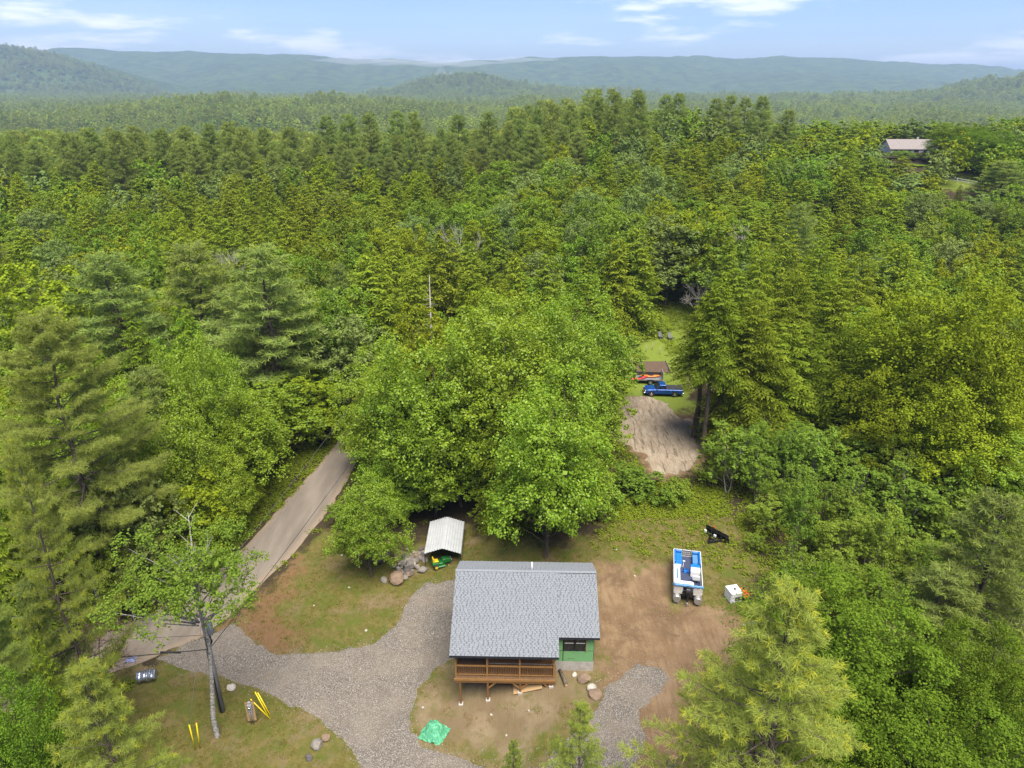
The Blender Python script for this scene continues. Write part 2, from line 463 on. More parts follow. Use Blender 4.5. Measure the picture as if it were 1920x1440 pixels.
set_attr(gme, 'lush', np.maximum(sdf(CLEAR, fx, fyv), sdf(LAWN, fx, fyv)))
ground = link(bpy.data.objects.new('ground', gme), None, kind='structure')

def sheet(name, poly, mat, lift, step=.35, wob=.35):
    P = np.array(poly); x0, y0 = P.min(0) - 1; x1, y1 = P.max(0) + 1
    gx = np.arange(x0, x1, step); gy = np.arange(y0, y1, step)
    X, Y = np.meshgrid(gx, gy)
    d0 = sdf(poly, X, Y)
    D = d0 + (fbm(X * .9, Y * .9, 4) - .46) * 2 * wob
    Z = terr(X, Y) + lift + (fbm(X * .5, Y * .5, 3) - .44) * .12
    V = []; F = []; E = []; key = {}
    def vert(k, p, e):
        if k not in key: key[k] = len(V); V.append(p); E.append(e)
        return key[k]
    ny, nx = X.shape
    for j in range(ny - 1):
        for i in range(nx - 1):
            cs = ((j, i), (j, i + 1), (j + 1, i + 1), (j + 1, i))
            dv = [D[c] for c in cs]
            if max(dv) <= 0: continue
            f = []
            for k in range(4):
                a, b = cs[k], cs[(k + 1) % 4]; da, db = dv[k], dv[(k + 1) % 4]
                if da > 0: f.append(vert(a, (X[a], Y[a], Z[a]), d0[a]))
                if (da > 0) != (db > 0):
                    s = da / (da - db); kk = (min(a, b), max(a, b))
                    f.append(vert(kk, (X[a] + (X[b] - X[a]) * s, Y[a] + (Y[b] - Y[a]) * s, Z[a] + (Z[b] - Z[a]) * s - lift * .8), 0))
            if len(f) > 2: F.append(f)
    me = bpy.data.meshes.new(name); me.from_pydata(V, [], F)
    me.polygons.foreach_set('use_smooth', [True] * len(F)); me.materials.append(MAT[mat])
    set_attr(me, 'edge', E)
    return link(bpy.data.objects.new(name, me), None, kind='structure')
sheet('road', ROAD, 'road', .035, .5, .3)
sheet('gravel_driveway', DRIVE, 'gravel', .05, .25, .45)
sheet('sandy_drive', SAND, 'sand', .04, .3, .9)

# ------------------------------------------------------------------ far hills
t = NT('hill')
n = t.noise(.012, 6, .7); n2 = t.noise(.05, 4, .7)
c = t.mix(t.ramp(n, .35, .65), (.030, .055, .020), (.075, .115, .032))
c = t.mix(t.ramp(n2, .4, .7, 0, .6), c, (.020, .038, .016))
t.princ(c, 1, spec=0, normal=t.bump(n2, 1., 12.))
HILLS = {}
def hill(name, y_crest, depth, xs_, zs_, foot, seed):
    xx = np.linspace(xs_[0], xs_[-1], 240); crest = np.interp(xx, xs_, zs_)
    k = np.ones(9) / 9; crest = np.convolve(np.pad(crest, 4, 'edge'), k, 'valid')
    vv = np.concatenate([np.linspace(0, 1, 50), np.linspace(1.04, 1.6, 12)])
    X, Vv = np.meshgrid(xx, vv)
    prof = np.where(Vv <= 1, S_(Vv) * .75 + Vv * .25, 1 - (Vv - 1) * .9)
    Z = foot + (crest[None, :] - foot) * prof
    amp = (crest.max() - foot) * .38
    rid = fbm(X / 420 + seed, Vv * 3.0 + seed, 5) - .46
    Z = Z + rid * amp * np.clip(Vv * (1.15 - Vv) * 4, 0.08, 1)
    Z = Z + (vnoise(X / 22 + seed, Vv * 60) - .5) * 9
    Y = y_crest - depth * (1 - Vv) + (fbm(X / 600 + seed, Vv + 3, 3) - .45) * depth * .3
    HILLS[name] = (X, Y, Z)
    return link(bpy.data.objects.new(name, grid_mesh(name, X, Y, Z, 'hill', False)), None, kind='structure')
hill('far_ridge', 6500, 2400, [-5566,-4243,-3580,-2918,-2035,-1507,-1066,-711,-267,177,621,886,1508,1953,2170,2482,2845,3295,3742,4281,5992],
     [260,252,252,248,240,208,184,167,175,200,200,216,196,192,220,212,163,143,135,119,78], -40, 1.3)
hill('wooded_hill_west', 4000, 1100, [-3682,-2876,-2608,-2448,-2262,-2083,-1930,-1750,-1562], [213,193,183,171,154,102,44,-25,-64], -60, 7.1)
hill('wooded_knoll', 3500, 700, [-631,-436,-314,-193,-96,48,218,413,707], [-10,17,46,57,48,21,8,-10,-39], -60, 4.4)
hill('wooded_hill_east', 2600, 900, [801,981,1160,1337,1512,1722,2384], [-52,-37,-27,-3,17,40,89], -60, 2.9)

# ------------------------------------------------------------------ tree prototypes
UP = np.array([0, 0, 1.0])
def nrm(v): return v / (np.linalg.norm(v, axis=-1, keepdims=True) + 1e-9)
def leaves(C, N, T, L, W):
    """rhombus leaves: centres, normals, long axes, lengths, widths -> quads"""
    T = nrm(T - N * np.sum(T * N, -1, keepdims=True)); Sd = np.cross(N, T)
    L = np.asarray(L).reshape(-1, 1) / 2; W = np.asarray(W).reshape(-1, 1) / 2
    return np.stack([C - T * L, C + Sd * W, C + T * L, C - Sd * W], 1).reshape(-1, 3)
def limb(mb, a, b, r0, r1, rng, n=5, k=4, sag=0., wob=.035):
    a = np.asarray(a, float); b = np.asarray(b, float)
    ln = np.linalg.norm(b - a); pts = []
    for i in range(k):
        s = i / (k - 1); p = a + (b - a) * s
        if 0 < i < k - 1: p = p + rng.normal(0, wob * ln, 3)
        p[2] += sag * ln * s * (1 - s)
        pts.append(p)
    mb.tube(pts, [r0 + (r1 - r0) * i / (k - 1) for i in range(k)], n, caps=False)
    return pts

def make_broad(name, seed, H, Rc, base, nl, ns, nleaf, size, leaf='maple_leaf', bark='bark', trunk_r=.2, tall=1.0, lobe=.30, flat=1.05, stems=1):
    rng = np.random.RandomState(seed)
    zb = H * base; zc = zb + (H - zb) * .46; a = (H - zb) / 2 * 1.02
    mb = MB()
    for s in range(stems):
        off = rng.normal(0, .12 * (stems > 1), 2); lean = rng.normal(0, .25 + .5 * (stems > 1), 2)
        top = np.array([lean[0], lean[1], H * .86])
        limb(mb, (off[0], off[1], -.4), top, trunk_r, trunk_r * .18, rng, 7, 7, wob=.012)
    C = []; N = []; T = []; L = []
    ga = 2.39996
    for i in range(nl):
        zf = 1 - 2 * (i + .5) / nl
        zf = zf * .97
        if zf < -.62: zf = -.62 + rng.rand() * .5
        az = ga * i + rng.normal(0, .25)
        rad = math.sqrt(max(0, 1 - zf * zf))
        k = rng.uniform(.60, .98) * (1 + .16 * math.sin(az * 2 + seed) + .1 * math.sin(az * 3 + seed * 2))
        if rng.rand() < .25: k *= .55
        lc = np.array([rad * math.cos(az) * Rc * k, rad * math.sin(az) * Rc * k, zc + zf * a * min(1, k * 1.08)])
        lr = Rc * lobe * rng.uniform(.75, 1.3)
        if rng.rand() < .55:
            limb(mb, (lc[0] * .06, lc[1] * .06, max(zb * .75, lc[2] - .35 * abs(lc[2] - zb) - 1.0 - Rc * .2)), lc, trunk_r * .32, trunk_r * .06, rng, 4, 4, .1)
        out = nrm(lc - np.array([0, 0, zc - a * .4]))
        for j in range(ns):
            d = nrm(rng.normal(0, 1, 3) + out * .75 + UP * .35)
            sc = lc + d * lr * rng.uniform(.55, 1.08) * np.array([1, 1, flat])
            sr = lr * rng.uniform(.26, .42)
            m = rng.poisson(nleaf) + 2
            q = rng.normal(0, 1, (m, 3)); q = nrm(q) * (rng.rand(m, 1) ** .45) * sr * np.array([1, 1, .95])
            nn = nrm(nrm(q) * .6 + d * .5 + UP * .6 + rng.normal(0, .6, (m, 3)))
            C.append(sc + q); N.append(nn); T.append(rng.normal(0, 1, (m, 3)) + d * .6 - UP * .3)
            L.append(np.full(m, size) * rng.uniform(.7, 1.3, m))
    # a few big inner leaves close the heart of the crown
    m = int(nl * 6); q = nrm(rng.normal(0, 1, (m, 3))) * (rng.rand(m, 1) ** .5) * .66
    C.append(q * np.array([Rc, Rc, a]) + np.array([0, 0, zc])); N.append(nrm(rng.normal(0, 1, (m, 3)) + UP)); T.append(rng.normal(0, 1, (m, 3))); L.append(np.full(m, max(size * 1.8, Rc * .12)))
    C, N, T, L = map(np.concatenate, (C, N, T, L))
    V = leaves(C, N, T, L, L * .74)
    return (mb.mesh(name + '_trunk', bark), np_mesh(name + '_crown', V, len(C), 4, (leaf,)), H, Rc)

def make_hemlock(name, seed, H, Rc, nb, nt, m, size, base=.07, tip=.3, thick=1.):
    rng = np.random.RandomState(seed)
    mb = MB(); limb(mb, (0, 0, -.4), (rng.normal(0, .15), rng.normal(0, .15), H * .98), .17 * H / 16 * thick, .015, rng, 6, 8, wob=.006)
    C = []; N = []; T = []; L = []; K = []
    for i in range(nb):
        u = (i + rng.rand()) / nb; z = H * (base + (1 - base) * (1 - (1 - u) ** .72) * .985)
        az = 2.39996 * i + rng.normal(0, .3)
        tt = (z / H - base) / (1 - base)
        Ln = (Rc * (1 - tt) ** .58 * rng.uniform(.66, 1.12) + .18) * (1 + .14 * math.sin(az * 2 + seed) + .16 * math.sin(az * 3 + z * 1.1 + seed * 3))
        o = np.array([math.cos(az), math.sin(az), 0]); sd = np.array([-o[1], o[0], 0])
        rise = .12 + .5 * tt ** 2
        def pos(s): return np.array([0, 0, z]) + o * Ln * s + UP * Ln * (rise * s - .42 * s * s * (1 - tt * .6))
        if tt < .8 and i % 3 == 0:
            mb.tube([pos(0), pos(.5), pos(.9)], [.035, .02, .006], 3, caps=False)
        n_t = max(3, int(nt * (.35 + .65 * Ln / Rc)))
        for j in range(n_t):
            s = .12 + .88 * ((j + rng.rand() * .6) / n_t) ** .85; side = 1 if j % 2 else -1
            d = nrm(o * rng.uniform(.55, .95) + sd * side * rng.uniform(.5, 1.0) + UP * rng.uniform(-.38, .06))
            l = Ln * .42 * (1.08 - s) + .22 * size / .3 + .1
            p0 = pos(min(s, .98))
            for q in range(m):
                f = (q + .35 + rng.rand() * .5) / m
                C.append(p0 + d * l * f + UP * (-.12 * f * f * l) + rng.normal(0, .05, 3) * size * 2)
                N.append(UP + o * .35 + rng.normal(0, .38, 3)); T.append(d + rng.normal(0, .22, 3) - UP * .2)
                L.append(size * rng.uniform(.75, 1.35)); K.append(1 if (q == m - 1 and rng.rand() < tip * 2 and s > .4) else 0)
        C.append(pos(1.0)); N.append(UP + o * .4); T.append(o - UP * .3); L.append(size * 1.2); K.append(1 if rng.rand() < .6 else 0)
    C, N, T, L = np.array(C), nrm(np.array(N)), np.array(T), np.array(L)
    V = leaves(C, N, T, L, L * .46)
    return (mb.mesh(name + '_trunk', 'bark'), np_mesh(name + '_crown', V, len(C), 4, ('hemlock_leaf', 'hemlock_tip'), K), H, Rc)

def make_pine(name, seed, H, Rc, whorl, nt, ntuft, nbl, bl, bw, base=.22, tip=.25, candle=False, peak=.45, taper=.8, mats=('pine_needle', 'pine_tip')):
    rng = np.random.RandomState(seed)
    mb = MB()
    limb(mb, (0, 0, -.4), (rng.normal(0, .12), rng.normal(0, .12), H * .985), .26 * H / 22, .02, rng, 7, 9, wob=.006)
    P = []; D = []; K = []
    z = H * base
    while z < H * .985:
        t = z / H; nb = rng.randint(4, 7) if t < .9 else 4
        a0 = rng.rand() * 6.28
        prof = min(1, (1 - t) / (1 - peak)) ** taper * min(1, .55 + .45 * (t - base + .08) / max(.05, peak - base + .08))
        for b in range(nb):
            if rng.rand() < .1: continue
            az = a0 + b * 6.283 / nb + rng.normal(0, .18)
            Ln = Rc * prof * rng.uniform(.6, 1.12) + .25
            o = np.array([math.cos(az), math.sin(az), 0]); sd = np.array([-o[1], o[0], 0])
            asc = .08 + .75 * max(0, t - .55) ** 1.1 * 1.6
            zj = z + rng.normal(0, .15)
            def pos(s): return np.array([0, 0, zj]) + o * Ln * s + UP * Ln * (asc * s + .13 * s * s - .05 * math.sin(s * 3.1))
            mb.tube([pos(0), pos(.4), pos(.75), pos(1)], [.05 * Ln / 4 + .012, .035 * Ln / 4 + .009, .02, .006], 4, caps=False)
            n_t = max(2, int(nt * Ln / Rc))
            for j in range(n_t + 1):
                s = .28 + .72 * (j + rng.rand() * .5) / (n_t + .5) if j < n_t else 1.0
                s = min(s, 1.0); side = 1 if j % 2 else -1
                d = nrm(o * .8 + sd * side * rng.uniform(.45, .95) + UP * rng.uniform(.05, .42)) if j < n_t else nrm(o + UP * .35)
                l = Ln * .30 * (1.15 - s) + .28 * rng.uniform(.7, 1.3)
                p0 = pos(s)
                if bl < .3: mb.tube([p0, p0 + d * l], [.008, .004], 3, caps=False)
                for q in range(ntuft):
                    f = (q + 1) / ntuft
                    P.append(p0 + d * l * f + rng.normal(0, .05, 3)); D.append(nrm(d + UP * .3 + rng.normal(0, .15, 3)))
                    K.append(1 if q == ntuft - 1 and rng.rand() < tip else 0)
        z += whorl * rng.uniform(.75, 1.25) * (1.0 if t < .8 else .7)
    P.append(np.array([0, 0, H])); D.append(UP.copy()); K.append(1)
    P, D, K = np.array(P), np.array(D), np.array(K)
    n = len(P)
    B = nrm(np.repeat(D, nbl, 0) * .75 + nrm(rng.normal(0, 1, (n * nbl, 3))) * .95)
    base_p = np.repeat(P, nbl, 0) + rng.normal(0, bl * .18, (n * nbl, 3))
    ln = bl * rng.uniform(.7, 1.25, (n * nbl, 1))
    sdv = nrm(np.cross(B, rng.normal(0, 1, (n * nbl, 3)))) * bw / 2
    V = np.stack([base_p - sdv, base_p + sdv, base_p + B * ln + sdv * .35, base_p + B * ln - sdv * .35], 1)
    mi = np.repeat(K, nbl)
    if candle:
        tp = P[K == 1]; m = len(tp)
        sel = rng.rand(m) < .55; tp = tp[sel]; m = len(tp)
        c = np.repeat(tp, 3, 0); dd = nrm(UP + rng.normal(0, .18, (m * 3, 3)))
        sv = nrm(np.cross(dd, rng.normal(0, 1, (m * 3, 3)))) * .022
        cl = rng.uniform(.16, .34, (m * 3, 1))
        V = np.concatenate([V, np.stack([c - sv, c + sv, c + dd * cl + sv * .4, c + dd * cl - sv * .4], 1)])
        mi = np.concatenate([mi, np.ones(m * 3, int)])
    V = V.reshape(-1, 3)
    return (mb.mesh(name + '_trunk', 'bark'), np_mesh(name + '_crown', V, len(V) // 4, 4, mats, mi), H, Rc)

PROTO = {
 'M': [make_broad('maple_a', 11, 17, 5.2, .10, 74, 15, 27, .21, 'bright_maple_leaf'), make_broad('maple_b', 12, 17, 5.0, .08, 70, 16, 26, .21, 'bright_maple_leaf'), make_broad('maple_c', 13, 17, 5.4, .12, 76, 15, 26, .20, 'oak_leaf')],
 'm': [make_broad('maple_d', 21 + i, 15, 4.2, .10, 46, 12, 19, .29, leaf=('maple_leaf', 'aspen_leaf', 'maple_leaf', 'oak_leaf', 'maple_leaf')[i]) for i in range(5)],
 'h': [make_hemlock('hemlock_' + 'abcd'[i], 31 + i, 16, 4.0, 190, 14, 4, .40) for i in range(4)],
 'H': [make_hemlock('hemlock_e', 38, 20, 3.4, 210, 17, 5, .24, .46, thick=1.7)],
 'G': [make_hemlock('hemlock_' + 'fg'[i], 36 + i, 17, 4.2, 270, 18, 6, .235) for i in range(2)],
 'N': [make_broad('maple_e', 15, 14, 4.4, .10, 82, 20, 34, .135, 'dark_maple_leaf')],
 'p': [make_pine('pine_' + 'abc'[i], 41 + i, 21, 4.0, .80, 13, 4, 8, .40, .060, .2, .45, mats=('pine_needle', 'pine_young')) for i in range(3)],
 'P': [make_pine('pine_' + 'de'[i], 51 + i, 22, 4.6, .62, 20, 5, 22, .25, .020, .2, .62, True, mats=('pine_mid', 'pine_young')) for i in range(2)],
 'Y': [make_pine('pine_' + 'fg'[i], 55 + i, 22, 4.8, .92, 15, 5, 20, .25, .020, .2, .5, True, .36, 1.15, ('pine_young', 'pine_tip')) for i in range(2)],
 'b': [make_broad('birch_' + 'abc'[i], 61 + i, 9, 2.3, .14, 30, 9, 17, .19, 'birch_leaf', 'birch_bark', .07, lobe=.34, stems=1 + i) for i in range(3)],
 's': [make_broad('shrub_a', 71, 3, 1.9, .02, 24, 8, 16, .2, 'birch_leaf', 'bark', .05, lobe=.4, stems=3)],
}
NAMES = {'g': ('hemlock_tree', 'tree'), 'n': ('maple_tree', 'tree'), 'm': ('maple_tree', 'tree'), 'h': ('hemlock_tree', 'tree'), 'p': ('pine_tree', 'tree'), 'y': ('pine_tree', 'tree'), 'b': ('birch_tree', 'tree'), 's': ('shrub', 'shrub')}
trng = random.Random(99)
def plant(k, x, y, h, r, label, group=None, variant=None, lean=None):
    V = PROTO[k]; tr, cr, H0, R0 = V[variant if variant is not None else trng.randrange(len(V))]
    nm, cat = NAMES[k.lower()]
    o = root(nm, label, cat, (x, y, tz(x, y) - .05), trng.uniform(0, 6.283), group)
    o.scale = (r / R0, r / R0, h / H0)
    if lean: o.rotation_euler = (lean[0], lean[1], o.rotation_euler[2])
    link(bpy.data.objects.new('trunk', tr), o); link(bpy.data.objects.new('crown', cr), o)
    return o
HAND = ('M3.1,54.0,17.7,5.2;M-1.3,65.0,20.7,6.1;M-8.1,64.0,20.5,5.8;M-12.5,68.0,15.4,4.9;M-5.4,65.0,10.8,5.1;M-0.3,76.0,19.3,6.2;M6.8,77.0,19.5,5.9;m10.9,82.0,14.1,3.9;b13.9,86.0,11.7,3.4;m'
    '-10.9,80.0,18.9,4.0;m-5.2,74.0,18.0,4.4;M-13.1,54.0,10.7,3.0;M-11.6,63.0,7.5,3.2;b-17.4,62.0,3.1,1.6;M-13.2,66.0,9.6,2.9;M-10.2,66.0,15.6,4.8;M2.7,70.0,18.4,5.8;M6.2,68.0,17.3,5.1;'
    'm10.0,73.0,11.2,3.5;m-23.1,94.0,16.9,5.1;h-28.6,92.0,15.3,4.3;m-25.7,82.0,9.7,5.3;m-28.1,76.0,10.5,5.0;M-29.1,67.0,13.4,4.9;M-28.8,61.0,10.4,3.2;h-27.8,66.0,10.3,1.4;h-36.9,76.0,20'
    '.4,3.8;h-28.1,63.0,12.3,1.7;M-31.3,64.0,19.8,3.8;M-31.1,57.0,16.3,3.5;h-44.8,80.0,17.3,3.8;p-49.8,86.0,23.1,7.5;p-42.3,93.0,22.8,7.0;p-31.0,86.0,23.9,7.8;P-34.8,50.0,27.1,6.5;Y-28.'
    '6,36.0,23.8,3.5;p-34.6,62.0,17.8,5.0;m-29.4,55.0,10.9,3.4;m-31.7,50.0,13.8,3.2;b-33.4,46.0,11.4,1.6;b-32.3,48.0,9.1,1.8;Y-19.4,24.5,18.7,4.2;P-28.5,30.0,18.4,2.8;p-29.8,35.0,14.7,1'
    '.8;m-25.7,26.0,15.5,2.6;h-25.9,30.0,15.5,1.3;m-60.0,88.0,22.2,6.7;m-61.4,98.0,20.1,5.9;Y12.3,25.0,22.0,6.5;Y3.8,28.5,11.4,2.6;Y0.1,28.0,9.6,1.7;M20.1,33.0,13.8,5.1;s33.3,36.0,4.7,3'
    '.5;s27.1,34.0,5.4,2.7;s29.8,31.0,3.6,3.2;b33.8,41.0,4.9,3.1;s27.1,38.0,3.7,2.2;b38.3,45.0,6.1,3.1;p31.7,39.0,16.1,4.4;M23.0,27.0,11.9,4.5;M17.7,29.5,10.2,3.4;p27.9,37.0,11.8,3.6;m2'
    '7.3,31.0,12.7,3.3;b37.3,57.0,7.6,4.9;b24.4,58.0,4.1,3.0;b23.0,65.0,8.9,2.7;b27.9,62.0,3.5,3.0;b28.5,55.0,2.9,2.7;b34.9,63.0,2.9,3.3;b36.2,67.0,7.0,3.4;b33.3,70.0,6.1,3.2;b30.0,72.0'
    ',5.8,3.3;b34.7,56.0,3.7,3.0;b40.5,52.0,7.9,3.4;b22.7,55.0,2.0,1.7;b24.6,50.0,3.3,2.0;b27.5,48.0,4.8,2.4;b30.9,47.0,5.0,2.6;b35.9,50.0,5.5,2.9;b37.8,66.0,6.3,3.1;b42.2,68.0,6.5,3.4;'
    'b21.8,67.0,5.1,2.0;s12.9,65.0,2.7,3.1;s9.1,62.0,3.2,2.2;s17.2,64.0,2.0,1.7;H24.5,77.0,21.6,5.0;h30.1,85.0,22.6,4.8;h35.5,92.0,22.8,5.1;H22.4,78.0,18.4,3.6;H22.4,74.0,21.2,3.4;h42.5'
    ',97.0,20.5,5.4;h34.2,83.0,20.1,5.7;h26.7,74.0,18.9,5.5;h39.6,84.0,18.8,5.1;h31.1,76.0,15.8,5.7;h46.4,93.0,19.4,5.6;h34.6,77.0,14.9,4.9;h56.5,103.0,18.0,5.8;M44.9,70.0,23.1,8.0;M46.'
    '5,64.0,22.6,5.9;m46.0,78.0,17.7,5.1;h39.8,74.0,15.3,5.3;M40.5,68.0,13.8,5.5;M43.2,62.0,15.1,5.5;m16.1,114.0,17.8,4.7;h19.7,112.0,17.7,5.4;h-10.3,108.0,20.8,5.2;h-14.5,100.0,17.3,4.'
    '2;h-21.2,104.0,18.4,5.5;m32.2,125.0,17.0,6.9;m27.1,122.0,16.2,6.3;m36.0,118.0,15.7,6.1;p47.3,118.0,19.1,4.8;p4.9,175.0,20.9,5.6;p20.5,212.0,18.7,4.6;p24.8,216.0,20.0,4.7;p27.7,205.'
    '0,21.7,4.4;p33.3,200.0,21.0,4.3;p45.4,225.0,19.4,4.8;p48.6,222.0,20.0,4.8;p59.0,220.0,18.6,4.7;p63.6,222.0,19.4,4.8;p69.2,226.0,18.6,4.9;p70.6,215.0,19.1,4.6;p74.6,205.0,16.2,4.4;p'
    '12.4,222.0,20.5,4.8;p7.5,215.0,18.9,4.7;p3.1,220.0,20.0,4.8;p-116.1,195.0,21.3,5.2;p-115.2,205.0,21.6,5.4;p-100.2,190.0,22.2,5.0;p-102.8,205.0,22.1,5.4;p-91.5,196.0,22.2,5.2;p-91.2'
    ',210.0,21.8,5.6;p-82.4,205.0,22.7,5.4;p-74.7,200.0,23.8,5.3;p-67.8,190.0,23.3,5.0;p-59.4,200.0,22.2,5.3;p-52.8,215.0,24.5,5.7;p-45.7,210.0,25.2,5.5;p-38.8,205.0,25.4,5.4;p-32.4,215'
    '.0,25.5,5.7;p-26.6,205.0,25.6,5.4;p-15.1,215.0,24.4,5.7;p-6.7,212.0,24.2,5.6;m121.5,205.0,10.0,10.8;m120.9,190.0,11.3,10.1;m120.9,200.0,7.9,6.4;m111.0,212.0,2.3,4.2;m116.7,210.0,2.'
    '0,3.0;m104.1,205.0,0.2,5.2;m111.9,203.0,-0.1,4.4;m95.9,192.0,1.1,5.6;m101.9,190.0,0.7,5.5;p107.0,160.0,12.4,6.9;h101.3,165.0,5.9,1.3')
